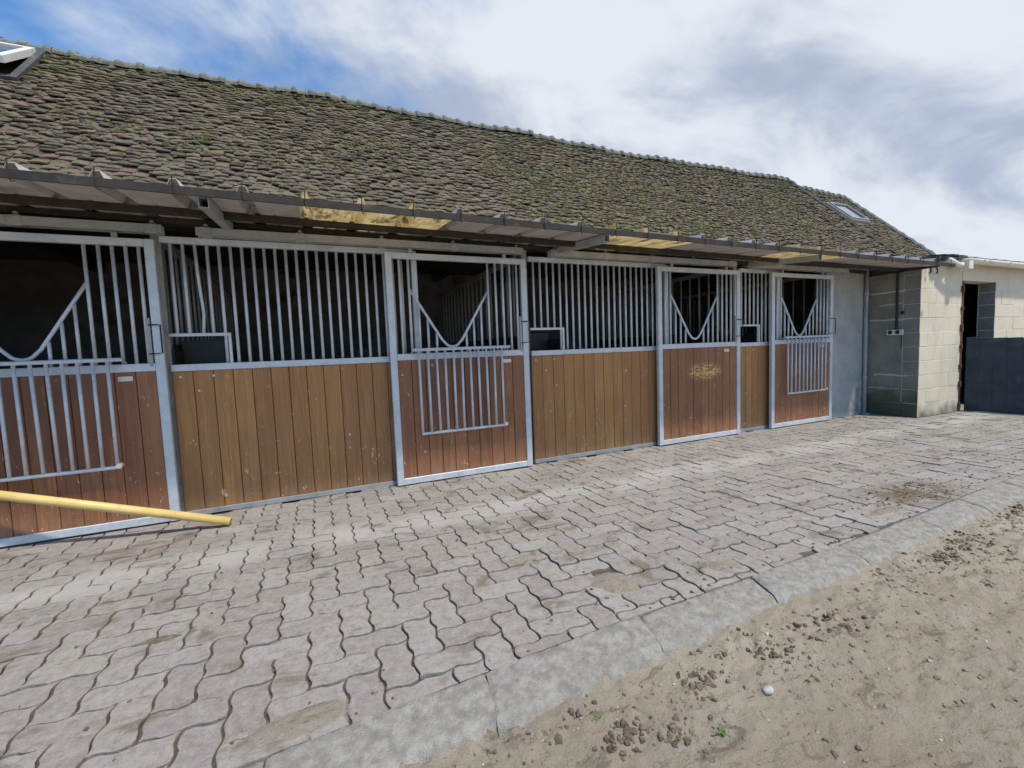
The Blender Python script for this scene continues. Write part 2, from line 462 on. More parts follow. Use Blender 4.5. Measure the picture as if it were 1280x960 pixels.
# ------------------------------------------------------------------ mesh helpers
class MB:
    def __init__(self):
        self.v, self.f, self.mi = [], [], []

    def add(self, vs, fs, mi=0):
        o = len(self.v)
        self.v.extend([tuple(p) for p in vs])
        self.f.extend([tuple(i + o for i in f) for f in fs])
        self.mi.extend([mi] * len(fs))
        return self

    def box(self, c, d, mi=0):
        x, y, z = c
        a, b_, h = d[0] / 2, d[1] / 2, d[2] / 2
        vs = [(x + sx * a, y + sy * b_, z + sz * h) for sz in (-1, 1) for sx, sy in ((-1, -1), (1, -1), (1, 1), (-1, 1))]
        return self.add(vs, [(3, 2, 1, 0), (4, 5, 6, 7), (0, 1, 5, 4), (1, 2, 6, 5), (2, 3, 7, 6), (3, 0, 4, 7)], mi)

    def cbox(self, c, d, ch):
        """box with chamfered edges (44 triangles)"""
        h = [s / 2 for s in d]
        ch = min(ch, min(h) * 0.8)
        vs, idx = [], {}
        for sx in (-1, 1):
            for sy in (-1, 1):
                for sz in (-1, 1):
                    s = (sx, sy, sz)
                    for ax in range(3):
                        p = [s[k] * (h[k] - (0 if k == ax else ch)) for k in range(3)]
                        idx[(s, ax)] = len(vs)
                        vs.append([p[k] + c[k] for k in range(3)])
        fs = []

        def face(keys):
            ids = [idx[k] for k in keys]
            ctr = sum((Vector(vs[i]) for i in ids), Vector()) / len(ids)
            nrm = (Vector(vs[ids[1]]) - Vector(vs[ids[0]])).cross(Vector(vs[ids[2]]) - Vector(vs[ids[1]]))
            if nrm.dot(ctr - Vector(c)) < 0:
                ids.reverse()
            fs.append(tuple(ids))
        for ax in range(3):
            o1, o2 = [k for k in range(3) if k != ax]
            for s in (-1, 1):
                ks = []
                for a1, a2 in ((-1, -1), (1, -1), (1, 1), (-1, 1)):
                    q = [0, 0, 0]
                    q[ax], q[o1], q[o2] = s, a1, a2
                    ks.append((tuple(q), ax))
                face(ks)
            for a1 in (-1, 1):
                for a2 in (-1, 1):
                    q0, q1 = [0, 0, 0], [0, 0, 0]
                    q0[ax], q0[o1], q0[o2] = -1, a1, a2
                    q1[ax], q1[o1], q1[o2] = 1, a1, a2
                    face([(tuple(q0), o1), (tuple(q1), o1), (tuple(q1), o2), (tuple(q0), o2)])
        for sx in (-1, 1):
            for sy in (-1, 1):
                for sz in (-1, 1):
                    s = (sx, sy, sz)
                    face([(s, 0), (s, 1), (s, 2)])
        return self.add(vs, fs)

    def tube(self, pts, r, n=8, caps=True):
        pts = [Vector(p) for p in pts]
        rings = []
        for i, p in enumerate(pts):
            d = (pts[min(i + 1, len(pts) - 1)] - pts[max(i - 1, 0)]).normalized()
            ref = Vector((0, 0, 1)) if abs(d.z) < 0.9 else Vector((0, 1, 0))
            a = d.cross(ref).normalized()
            b_ = d.cross(a).normalized()
            rr = r[i] if isinstance(r, (list, tuple)) else r
            rings.append([p + a * math.cos(2 * math.pi * k / n) * rr + b_ * math.sin(2 * math.pi * k / n) * rr for k in range(n)])
        vs = [q for ring in rings for q in ring]
        fs = []
        for i in range(len(pts) - 1):
            for k in range(n):
                fs.append((i * n + k, (i + 1) * n + k, (i + 1) * n + (k + 1) % n, i * n + (k + 1) % n))
        if caps:
            fs.append(tuple(range(n)))
            fs.append(tuple(reversed([(len(pts) - 1) * n + k for k in range(n)])))
        return self.add(vs, fs)

    def mesh(self, name, mats, smooth=False):
        me = bpy.data.meshes.new(name)
        me.from_pydata(self.v, [], self.f)
        for mm in (mats if isinstance(mats, (list, tuple)) else [mats]):
            me.materials.append(mm)
        if isinstance(mats, (list, tuple)) and len(mats) > 1:
            me.polygons.foreach_set('material_index', self.mi)
        if smooth:
            me.polygons.foreach_set('use_smooth', [True] * len(me.polygons))
        me.update()
        return me


WP = {}          # world position of every object's origin


def link(name, me, parent=None, loc=(0, 0, 0), rot=None):
    o = bpy.data.objects.new(name, me)
    COL.objects.link(o)
    loc = Vector(loc)
    WP[o.name] = loc
    if parent is not None:
        o.parent = parent
        o.location = loc - WP[parent.name]
    else:
        o.location = loc
    if rot is not None:
        o.rotation_euler = rot
    return o


def tag(o, label=None, cat=None, group=None, kind=None):
    for k, v in (('label', label), ('category', cat), ('group', group), ('kind', kind)):
        if v:
            o[k] = v
    return o


def thing(name, loc, label, cat, group=None, kind=None):
    return tag(link(name, None, None, loc), label, cat, group, kind)


CACHE = {}


def cpart(name, parent, c, d, mat, ch=0.003, rot=None):
    """chamfered box part whose mesh is shared between equal sizes"""
    key = ('cb', tuple(round(x, 4) for x in d), ch, mat.name)
    if key not in CACHE:
        CACHE[key] = MB().cbox((0, 0, 0), d, ch).mesh(name, mat)
    return link(name, CACHE[key], parent, c, rot)


def bar(name, parent, p0, p1, r, mat, n=8):
    """round bar; shared mesh for equal vertical bars"""
    p0, p1 = Vector(p0), Vector(p1)
    d = p1 - p0
    key = ('bar', tuple(round(x, 4) for x in d), r, mat.name, n)
    if key not in CACHE:
        CACHE[key] = MB().tube([(0, 0, 0), d], r, n).mesh(name, mat, False)
        CACHE[key].polygons.foreach_set('use_smooth', [len(p.vertices) == 4 for p in CACHE[key].polygons])
    return link(name, CACHE[key], parent, p0)


def part(name, parent, mb, mat, loc=None, smooth=False):
    """mb built in world coordinates"""
    base = Vector(loc) if loc is not None else WP[parent.name]
    mb.v = [(p[0] - base.x, p[1] - base.y, p[2] - base.z) for p in mb.v]
    return link(name, mb.mesh(name, mat, smooth), parent, base)


# value noise on arrays
def _hash(ix, iy, seed):
    h = (ix.astype(np.int64) * 374761393 + iy.astype(np.int64) * 668265263 + seed * 974711) & 0xffffffff
    h = ((h ^ (h >> 13)) * 1274126177) & 0xffffffff
    return ((h ^ (h >> 16)) & 0xffff) / 65535.0


def vnoise(x, y, seed=0, octaves=4, gain=0.5):
    x, y = np.asarray(x, float), np.asarray(y, float)
    tot, amp, nrm = 0.0, 1.0, 0.0
    for o in range(octaves):
        ix, iy = np.floor(x), np.floor(y)
        fx, fy = x - ix, y - iy
        ux, uy = fx * fx * (3 - 2 * fx), fy * fy * (3 - 2 * fy)
        a, b_ = _hash(ix, iy, seed + o), _hash(ix + 1, iy, seed + o)
        c_, d_ = _hash(ix, iy + 1, seed + o), _hash(ix + 1, iy + 1, seed + o)
        tot = tot + amp * ((a * (1 - ux) + b_ * ux) * (1 - uy) + (c_ * (1 - ux) + d_ * ux) * uy)
        nrm += amp
        amp *= gain
        x, y = x * 2.03 + 5.1, y * 2.03 + 1.7
    return tot / nrm * 2 - 1


# ------------------------------------------------------------------ ground
def kerb_in(x):
    return -2.585 + 0.028 * x + 0.012 * math.sin(x * 1.7)


def kerb_out(x):
    return -2.80 + 0.032 * x


def lines(dense0, dense1, step, far, grow=1.35):
    a = list(np.arange(dense0, dense1 + 1e-6, step))
    s, x = step, dense1
    while x < far:
        s *= grow
        x += s
        a.append(x)
    s, x, pre = step, dense0, []
    while x > -far:
        s *= grow
        x -= s
        pre.append(x)
    return np.array(pre[::-1] + a)


def sand_z(gx, gy):
    z = -0.027 + 0.014 * vnoise(gx * 1.3, gy * 1.3, 3, 3) + 0.007 * vnoise(gx * 6, gy * 6, 9, 4, 0.65) + 0.010 * vnoise(gx * 20, gy * 24, 21, 3, 0.8)
    z = z + 0.024 * np.clip(vnoise(gx * 13 + 3, gy * 17, 27, 3, 0.65) - 0.16, 0, 1)
    r_ = np.abs(vnoise(gx * 3.2 + 4, gy * 4.6, 33, 3, 0.55))
    return z - 0.010 * np.clip(0.22 - r_, 0, 1) * 4


xs = lines(-0.8, 6.0, 0.0115, 700)
ys = lines(-3.55, -2.6, 0.0095, 700)
GX, GY = np.meshgrid(xs, ys)
GZ = sand_z(GX, GY)
hoof = np.random.default_rng(5)
for k in range(90):                               # hoof prints pressed into the sand
    hx, hy = hoof.uniform(0, 7.5), hoof.uniform(-3.8, -2.75)
    a = hoof.uniform(0, 6.28)
    rr = hoof.uniform(0.035, 0.06)
    dx, dy = GX - hx, GY - hy
    d = np.sqrt((dx * math.cos(a) + dy * math.sin(a)) ** 2 / 1.3 + (-dx * math.sin(a) + dy * math.cos(a)) ** 2)
    ring = np.exp(-((d - rr) / (0.3 * rr)) ** 2)
    side = np.clip(0.5 + (dx * math.cos(a) + dy * math.sin(a)) / rr * 0.7, 0, 1)
    GZ += ring * side * 0.008 - 0.010 * np.exp(-(d / (0.85 * rr)) ** 4)
under = np.clip((GY - (-2.74 + 0.032 * GX)) / 0.04, 0, 1)
GZ = GZ * (1 - under) + (-0.16) * under
ny, nx = GX.shape
verts = np.stack([GX.ravel(), GY.ravel(), GZ.ravel()], 1)
ii = np.arange(ny * nx).reshape(ny, nx)
quads = np.stack([ii[:-1, :-1].ravel(), ii[:-1, 1:].ravel(), ii[1:, 1:].ravel(), ii[1:, :-1].ravel()], 1)
me = bpy.data.meshes.new('ground')
me.from_pydata(verts.tolist(), [], quads.tolist())
me.materials.append(M['sand'])
me.polygons.foreach_set('use_smooth', [True] * len(me.polygons))
ground = tag(link('ground', me), 'trampled pale sandy yard in front of the kerb', 'ground', kind='structure')

# ------------------------------------------------------------------ pavement of interlocking wavy pavers
pavement = thing('pavement', (0, 0, 0), 'grey herringbone pavement of wavy concrete pavers along the stalls', 'pavement', kind='structure')
bx = np.arange(-5, 14.01, 0.06)
by = np.arange(-3.0, 0.16, 0.035)
BX, BY = np.meshgrid(bx, by)
BZ = -0.0145 + 0.009 * vnoise(BX * 1.6, BY * 1.6, 50, 3) + 0.002 * vnoise(BX * 9, BY * 9, 51, 2)
for j in range(BX.shape[0]):
    BY[j] = [max(v, kerb_in(x) - 0.04) for v, x in zip(BY[j], BX[j])]
n1, n2 = BX.shape
iq = np.arange(n1 * n2).reshape(n1, n2)
fq = np.stack([iq[:-1, :-1].ravel(), iq[:-1, 1:].ravel(), iq[1:, 1:].ravel(), iq[1:, :-1].ravel()], 1)
jb = MB().add(np.stack([BX.ravel(), BY.ravel(), BZ.ravel()], 1).tolist(), fq.tolist())
link('joint_bed', jb.mesh('joint_bed', M['joint'], True), pavement)

CELL = 0.1215
AMP = 0.0068
OX, OY = 0.193 - 0.5 * CELL, -2.484 - CELL


def warp(u, v):
    """lattice coordinates -> world, with the wavy interlocking edge"""
    return (OX + CELL * u + AMP * math.sin(2 * math.pi * v + 0.35), OY + CELL * v + AMP * math.sin(2 * math.pi * u + 0.35))


def outline(u0, v0, du, dv, n=6):
    g_ = 0.038
    pts = []
    seg = [((u0, v0), (u0 + du, v0), du), ((u0 + du, v0), (u0 + du, v0 + dv), dv), ((u0 + du, v0 + dv), (u0, v0 + dv), du), ((u0, v0 + dv), (u0, v0), dv)]
    for a, b_, ln in seg:
        k = n * ln
        for i in range(k):
            f = i / k
            pts.append((a[0] + (b_[0] - a[0]) * f, a[1] + (b_[1] - a[1]) * f))
    cx, cy = u0 + du / 2, v0 + dv / 2
    out_ = []
    for (u, v) in pts:
        wu, wv = warp(u, v)
        sx_ = 1 - 2 * g_ / du
        sy_ = 1 - 2 * g_ / dv
        c0 = warp(cx, cy)
        # shrink in lattice space for the joint
        su, sv = cx + (u - cx) * sx_, cy + (v - cy) * sy_
        x_ = OX + CELL * su + (wu - OX - CELL * u)
        y_ = OY + CELL * sv + (wv - OY - CELL * v)
        out_.append((x_ + rng.normal(0, 0.0011), y_ + rng.normal(0, 0.0011)))
    return out_


def clip_kerb(poly):
    res = []
    for i in range(len(poly)):
        p, q = poly[i], poly[(i + 1) % len(poly)]
        dp, dq = p[1] - kerb_in(p[0]) - 0.008, q[1] - kerb_in(q[0]) - 0.008
        if dp >= 0:
            res.append(p)
        if dp * dq < 0:
            f = dp / (dp - dq)
            res.append((p[0] + (q[0] - p[0]) * f, p[1] + (q[1] - p[1]) * f))
    return res


def area(poly):
    return 0.5 * sum(poly[i][0] * poly[(i + 1) % len(poly)][1] - poly[(i + 1) % len(poly)][0] * poly[i][1] for i in range(len(poly)))


def paver_mesh(mb, poly, cx, cy, z, tx, ty, ang):
    n = len(poly)
    ca, sa = math.cos(ang), math.sin(ang)
    top, rim, bot = [], [], []
    for (x, y) in poly:
        dx, dy = x - cx, y - cy
        dx, dy = dx * ca - dy * sa, dx * sa + dy * ca
        L = math.hypot(dx, dy) + 1e-9
        k = max(0, 1 - 0.003 / L)
        top.append((cx + dx * k, cy + dy * k, z + tx * dx + ty * dy))
        rim.append((cx + dx, cy + dy, z - 0.0022 + tx * dx + ty * dy))
        bot.append((cx + dx * 0.99, cy + dy * 0.99, z - 0.03))
    fs = [tuple(range(n))]
    for i in range(n):
        j = (i + 1) % n
        fs.append((n + i, n + j, j, i))
        fs.append((2 * n + i, 2 * n + j, n + j, n + i))
    mb.add(top + rim + bot, fs)


def screen(p):
    v = Vector(p) - CAM
    d = v.dot(_fw)
    if d < 0.1:
        return None
    return 640 + 550 * v.dot(_rt) / d, 480 - 550 * v.dot(_up) / d, d


pav = []
for i in range(-45, 120):
    for j in range(-4, 26):
        d = (i - j) % 4
        if d == 0:
            du, dv = 2, 1
        elif d == 3:
            du, dv = 1, 2
        else:
            continue
        cx, cy = warp(i + du / 2, j + dv / 2)
        if cy > 0.06 or cx < -4.2 or cx > 13.2 or cy < kerb_in(cx) - 0.2:
            continue
        if cx > 7.75 and cy > -0.45 and cx < 8.6:
            continue
        if abs(cx - 1.249) < 0.07 and abs(cy + 2.27) < 0.09:       # missing stone filled with sand
            continue
        poly = outline(i, j, du, dv, 6 if cx < 6 else 3)
        poly = clip_kerb(poly)
        if len(poly) < 3 or area(poly) < 0.0035:
            continue
        s = screen((cx, cy, 0))
        size = 0
        if s and -30 < s[0] < 1310 and s[1] < 985:
            size = area(poly) / s[2] ** 3
        pav.append((size, cx, cy, poly))
pav.sort(key=lambda q: -q[0])
restp = MB()
for k, (size, cx, cy, poly) in enumerate(pav):
    z = rng.normal(0, 0.0016) + 0.004 * float(vnoise(cx * 1.1, cy * 1.1, 77, 2))
    tx, ty, an = rng.normal(0, 0.014), rng.normal(0, 0.014), rng.normal(0, 0.012)
    if k < 300:
        mb = MB()
        paver_mesh(mb, [(x - cx, y - cy) for x, y in poly], 0, 0, 0, tx, ty, an)
        link('paver', mb.mesh('paver', M['paver']), pavement, (cx, cy, z))
    else:
        paver_mesh(restp, poly, cx, cy, z, tx, ty, an)
tag(link('distant_pavers', restp.mesh('distant_pavers', M['paver']), pavement), kind='stuff')

# kerb of rough concrete stones
kerb = thing('kerb', (0, 0, 0), 'rough pale concrete kerb between pavers and sand', 'kerb', kind='structure')
jx = [-4.2, -3.3, -2.4, -1.6, -0.9, -0.22, 0.475, 1.19, 1.885, 2.61, 3.42, 4.06, 4.8, 5.5, 6.3, 7.0, 7.8, 8.6, 9.5, 10.5, 11.6, 12.8]
for k in range(len(jx) - 1):
    x0, x1 = jx[k] + 0.004, jx[k + 1] - 0.004
    nu, nv = 44, 16
    U = np.linspace(0, 1, nu)
    V = np.linspace(0, 1, nv)
    vs, fs = [], []
    dz = rng.normal(0, 0.003)
    for u in U:
        for v in V:
            x = x0 + (x1 - x0) * u
            yi = kerb_in(x)
            yo = kerb_out(x) + 0.05 * float(vnoise(x * 9, 3.3, 61, 5, 0.7)) - 0.012
            y = yi + (yo - yi) * v
            x -= v * 0.05 * (1 if k > 5 else 0.2)
            edge = min(u, 1 - u) * (x1 - x0)
            z = 0.003 + dz - 0.012 * v - 0.05 * max(0, v - 0.74) ** 1.4 / 0.26 ** 1.4
            z += 0.005 * float(vnoise(x * 9, y * 9, 62, 4, 0.65)) + 0.003 * float(vnoise(x * 60, y * 60, 63, 3, 0.7))
            z -= 0.006 * math.exp(-edge / 0.008) + 0.003 * math.exp(-v / 0.04)
            vs.append((x, y, z))
    for a in range(nu - 1):
        for c_ in range(nv - 1):
            i0 = a * nv + c_
            fs.append((i0, i0 + 1, i0 + nv + 1, i0 + nv))
    # skirt
    ring = [a * nv for a in range(nu)] + [(nu - 1) * nv + c_ for c_ in range(1, nv)] + [a * nv + nv - 1 for a in range(nu - 2, -1, -1)] + [c_ for c_ in range(nv - 2, 0, -1)]
    o = len(vs)
    vs += [(vs[i][0], vs[i][1], -0.13) for i in ring]
    for a in range(len(ring)):
        c_ = (a + 1) % len(ring)
        fs.append((ring[a], ring[c_], o + c_, o + a))
    mb = MB().add(vs, [tuple(reversed(f)) for f in fs])
    part('kerbstone', kerb, mb, M['kerb'], ((x0 + x1) / 2, kerb_in(x0), 0), smooth=False)

# sand washed over the pavers, one low heap each
patches = [((-0.14, -2.50), 0.19, 0.075, 'loose brown sand heap over the nearest pavers by the kerb', 0.010),
           ((1.26, -2.27), 0.15, 0.125, 'pale sand filling a missing paver beside the kerb', 0.005),
           ((1.86, -2.39), 0.15, 0.06, 'tan sand smear on pavers against the kerb, right of the missing paver', 0.008),
           ((3.4, -2.36), 0.24, 0.055, 'small brown sand drift along the far kerb', 0.008),
           ((0.98, -1.83), 0.085, 0.05, 'little heap of brown dirt in the middle of the pavement', 0.010),
           ((-0.70, -1.76), 0.10, 0.028, 'dark dirt plug in a wide joint of the left pavement', 0.007)]
for (cx, cy), ra, rb, lab, hh in patches:
    nr, na = 10, 40
    vs, fs = [(cx, cy, hh + 0.002)], []
    for r_ in range(1, nr + 1):
        for a in range(na):
            th = 2 * math.pi * a / na
            q = r_ / nr
            k = 1 + 0.35 * float(vnoise(math.cos(th) * 2 + cx * 7, math.sin(th) * 2 + cy * 5, 81, 4, 0.65))
            x, y = cx + math.cos(th) * ra * q * k, cy + math.sin(th) * rb * q * k
            z = hh * (1 - q ** 2.2) + 0.005 * float(vnoise(x * 40, y * 40, 82, 3, 0.6)) + 0.002 - 0.016 * q ** 3
            vs.append((x, y, z))
    for a in range(na):
        fs.append((0, 1 + a, 1 + (a + 1) % na))
    for r_ in range(nr - 1):
        for a in range(na):
            i0, i1 = 1 + r_ * na + a, 1 + r_ * na + (a + 1) % na
            fs.append((i0, i0 + na, i1 + na, i1))
    mb = MB().add(vs, fs)
    o = link('sand_patch', mb.mesh('sand_patch', M['patch'] if 'dark' not in lab else M['soil'], True))
    tag(o, lab, 'sand', kind='stuff')


# ------------------------------------------------------------------ stable building
RY, RZ = 1.55, 4.045                  # ridge line of the tile surface
EY, EZ = -0.16, 2.345                 # eave
SL = math.atan2(RZ - EZ, RY - EY)
SLEN = math.hypot(RZ - EZ, RY - EY)
SPLIT, XEND, XBEG = 8.05, 9.75, -7.5


def sag(x):
    s = 0.022 * math.sin(x * 0.9 + 0.6) + 0.012 * math.sin(x * 2.3 + 1.0) + 0.010 * math.sin(x * 5.1)
    return s * 0.8 - (0.105 if x > SPLIT else 0.0)


stable = thing('stable_building', (1.2, 0.1, 0), 'long low stable with mossy brown tiled roof behind the stall doors', 'building')
# walls
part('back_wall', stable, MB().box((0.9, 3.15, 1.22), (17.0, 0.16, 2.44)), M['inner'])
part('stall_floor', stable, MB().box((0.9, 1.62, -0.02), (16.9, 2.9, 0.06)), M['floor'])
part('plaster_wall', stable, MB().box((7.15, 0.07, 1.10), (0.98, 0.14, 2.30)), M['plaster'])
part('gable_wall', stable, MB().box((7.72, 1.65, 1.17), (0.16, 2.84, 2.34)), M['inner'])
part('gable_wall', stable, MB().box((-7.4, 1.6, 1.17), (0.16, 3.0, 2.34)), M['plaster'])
part('wall_plate', stable, MB().box((0.1, 0.12, 2.25), (15.1, 0.14, 0.15)), M['timber'])
# left bay beyond the doors
part('side_wall', stable, MB().box((-5.7, 0.07, 1.1), (3.3, 0.12, 2.2)), M['plaster'])
for x in (-4.02, -1.05, 1.90, 4.84, 6.80):
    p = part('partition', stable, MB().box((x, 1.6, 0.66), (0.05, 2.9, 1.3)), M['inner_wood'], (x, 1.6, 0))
    for k in range(18):
        bar('partition_bar', p, (x, 0.24 + k * 0.165, 1.31), (x, 0.24 + k * 0.165, 2.08), 0.011, M['galv_dull'], 6)
    cpart('partition_rail', p, (x, 1.6, 2.10), (0.05, 2.9, 0.05), M['galv_dull'])
for k in range(14):
    part('tie_beam', stable, MB().box((-6.6 + k * 1.05, 1.6, 2.40), (0.10, 3.0, 0.16)), M['timber'], (-6.6 + k * 1.05, 1.6, 2.4))
gb = MB()
for xg in (9.60,):
    gb.add([(xg, -0.1, 2.2), (xg, 3.2, 2.2), (xg, 1.55, 3.9), (xg + 0.1, -0.1, 2.2), (xg + 0.1, 3.2, 2.2), (xg + 0.1, 1.55, 3.9)],
           [(0, 2, 1), (3, 4, 5), (0, 1, 4, 3), (1, 2, 5, 4), (2, 0, 3, 5)])
part('gable', stable, gb, M['mortar'])

# roof deck (under the tiles), both slopes, in short lengths so that it follows the sag
deck = MB()
xsd = list(np.arange(XBEG, SPLIT, 0.5)) + [SPLIT - 0.001, SPLIT + 0.001] + list(np.arange(SPLIT + 0.3, XEND, 0.5)) + [XEND]
for a, c_ in zip(xsd[:-1], xsd[1:]):
    sa, sc = sag(a) - 0.05, sag(c_) - 0.05
    top = [(a, EY + 0.03, EZ + sa), (c_, EY + 0.03, EZ + sc), (c_, RY, RZ + sc), (a, RY, RZ + sa), (c_, 3.3, EZ + sc), (a, 3.3, EZ + sa)]
    bot = [(x, y, z - 0.05) for x, y, z in top]
    deck.add(top + bot, [(0, 1, 2, 3), (3, 2, 4, 5), (6, 9, 8, 7), (9, 11, 10, 8), (0, 6, 7, 1), (5, 4, 10, 11)])
roof = part('roof', stable, deck, M['timber'], (1.2, RY, RZ))

# tiles
GA, TW, TL, TT = 0.057, 0.092, 0.115, 0.011
dirv = Vector((0, math.cos(SL), math.sin(SL)))
nrm = Vector((0, -math.sin(SL), math.cos(SL)))
SKY = [(-2.92, -2.12, 1.00, 1.45), (8.50, 9.00, 0.745, 1.12)]     # roof windows: x0,x1,y0,y1


def roof_pt(x, s, h=0.0):
    return Vector((x, EY, EZ + sag(x))) + dirv * s + nrm * h


tiles = []
ncour = int(SLEN / GA) + 1
for ci in range(ncour):
    s0 = ci * GA - 0.02
    x = XBEG + (0.5 * TW if ci % 2 else 0) + rng.uniform(-0.04, 0.04)
    while x < XEND - 0.02:
        wv = TW + rng.normal(0, 0.006)
        xc = x + wv / 2
        x += wv + 0.003
        if abs(xc - SPLIT) < 0.02:
            continue
        yq = EY + dirv.y * (s0 + 0.07)
        if any(a - 0.05 < xc < b_ + 0.05 and c_ - 0.03 < yq < d_ + 0.05 for a, b_, c_, d_ in SKY):
            continue
        tiles.append((xc, s0 + rng.normal(0, 0.005), wv))


def tile_local(wv, j):
    """tile lying on the slope: lower edge lifted on the one below; slightly cambered and chipped"""
    hw = wv / 2
    lo, hi = j[0] * 0.012, TL
    lift = 0.021 + j[1] * 0.005
    pts = []
    for (u, s, h) in ((-hw, lo + j[2] * .008, lift), (0, lo - 0.004, lift + 0.006), (hw, lo + j[3] * .008, lift + j[4] * 0.004),
                      (hw, hi, 0.0), (0, hi, 0.004), (-hw, hi, 0.0)):
        pts.append(Vector((u, 0, 0)) + dirv * s + nrm * h)
    pts += [p - nrm * TT for p in pts]
    fs = [(0, 1, 4, 5), (1, 2, 3, 4), (6, 11, 10, 7), (7, 10, 9, 8), (0, 6, 7, 1), (1, 7, 8, 2), (2, 8, 9, 3), (5, 11, 6, 0)]
    return pts, fs


TVAR = []
for k in range(12):
    pts, fs = tile_local(TW, rng.normal(0, 1, 5))
    TVAR.append(MB().add(pts, fs).mesh('roof_tile', M['tile']))
order = []
for k, (xc, s0, wv) in enumerate(tiles):
    p = roof_pt(xc, s0)
    sc = screen(p)
    sz = 0 if (sc is None or not (0 < sc[0] < 1280 and 0 < sc[1]) or s0 < 0.12) else 1 / sc[2] ** 2
    order.append((sz, k))
order.sort(reverse=True)
near = set(k for _, k in order[:300])
rest = MB()
for k, (xc, s0, wv) in enumerate(tiles):
    p = roof_pt(xc, s0, 0.004 * float(vnoise(xc * 2, s0 * 2, 90, 2)) + 0.002)
    if k in near:
        o = link('roof_tile', TVAR[k % 12], roof, p)
        o.rotation_euler = (rng.normal(0, 0.02), rng.normal(0, 0.015), rng.normal(0, 0.02))
    else:
        pts, fs = tile_local(wv, rng.normal(0, 1, 5))
        rz = rng.normal(0, 0.02)
        rest.add([(p.x + q.x, p.y + q.y + q.x * rz, p.z + q.z + q.x * rng.normal(0, 0.01)) for q in pts], fs)
tag(part('distant_roof_tiles', roof, rest, M['tile']), kind='stuff')

# moss tufts growing on tile edges
mo = MB()
for k in range(12000):
    x = rng.uniform(-3.6, XEND - 0.05)
    s = rng.uniform(0.0, SLEN)
    dens = 0.42 + 0.9 * float(vnoise(x * 0.7, s * 1.1, 120, 3)) + (0.42 if 1.8 < x < 7.2 and s < 1.7 else -0.40) + (0.3 if s > SLEN - 0.22 else 0)
    if rng.uniform() > dens:
        continue
    ci = round((s + 0.02) / GA)
    s = ci * GA - 0.02 + abs(rng.normal(0, 0.018)) - 0.006
    p = roof_pt(x, s, 0.033)
    yq = p.y
    if any(a - 0.04 < x < b_ + 0.04 and c_ - 0.02 < yq < d_ + 0.04 for a, b_, c_, d_ in SKY):
        continue
    w_, h_ = abs(rng.normal(0.014, 0.010)) + 0.006, abs(rng.normal(0.008, 0.005)) + 0.003
    vs = [p + nrm * h_ + Vector((rng.normal(0, w_ * .3), 0, 0))]
    for a in range(6):
        th = a * math.pi / 3 + rng.uniform(-.3, .3)
        rr = rng.uniform(0.6, 1.3)
        vs.append(p + Vector((math.cos(th) * w_ * rr, 0, 0)) + dirv * math.sin(th) * w_ * 0.6 * rr - nrm * 0.006)
    mo.add(vs, [(0, 1 + a, 1 + (a + 1) % 6) for a in range(6)])
tag(part('moss', roof, mo, M['moss']), kind='stuff')

# ridge tiles
rm = MB()
n = 9
prof = []
L = 0.168
for q, (u, k) in enumerate(((0, 1.0), (0.118, 0.97), (0.122, 1.16), (0.145, 1.30), (L + 0.008, 1.12))):
    for a in range(n):
        th = math.pi * (-0.08 + 1.16 * a / (n - 1))
        prof.append((u, math.cos(th) * 0.075 * k, math.sin(th) * 0.058 * k))
fs = []
for q in range(4):
    for a in range(n - 1):
        i0 = q * n + a
        fs.append((i0, i0 + n, i0 + n + 1, i0 + 1))
fs.append(tuple(reversed(range(4 * n, 5 * n))))
fs.append(tuple(range(n)))
rm.add(prof, fs)
RME = rm.mesh('ridge_tile', M['ridge'], False)
x = -3.9
while x < XEND - 0.1:
    if not (SPLIT - 0.16 < x < SPLIT):
        o = link('ridge_tile', RME, roof, (x, RY + rng.normal(0, 0.006), RZ + sag(x + 0.1) - 0.012 + rng.normal(0, 0.004)))
        o.rotation_euler = (rng.normal(0, 0.03), -(sag(min(x + 0.3, SPLIT - .01 if x < SPLIT else XEND)) - sag(x)) / 0.3 + rng.normal(0, 0.012), rng.normal(0, 0.015))
    x += L
# verge mortar at the right gable and at the step
for xv in (SPLIT + 0.0, XEND - 0.02):
    pts = [roof_pt(xv - 0.001 if xv < XEND - 0.1 else xv, s, 0.012 + 0.008 * math.sin(s * 31)) for s in np.linspace(-0.02, SLEN - 0.03, 26)]
    part('verge', stable, MB().tube(pts, 0.045, 7), M['tile'] if xv < 9 else M['ridge'], pts[0])


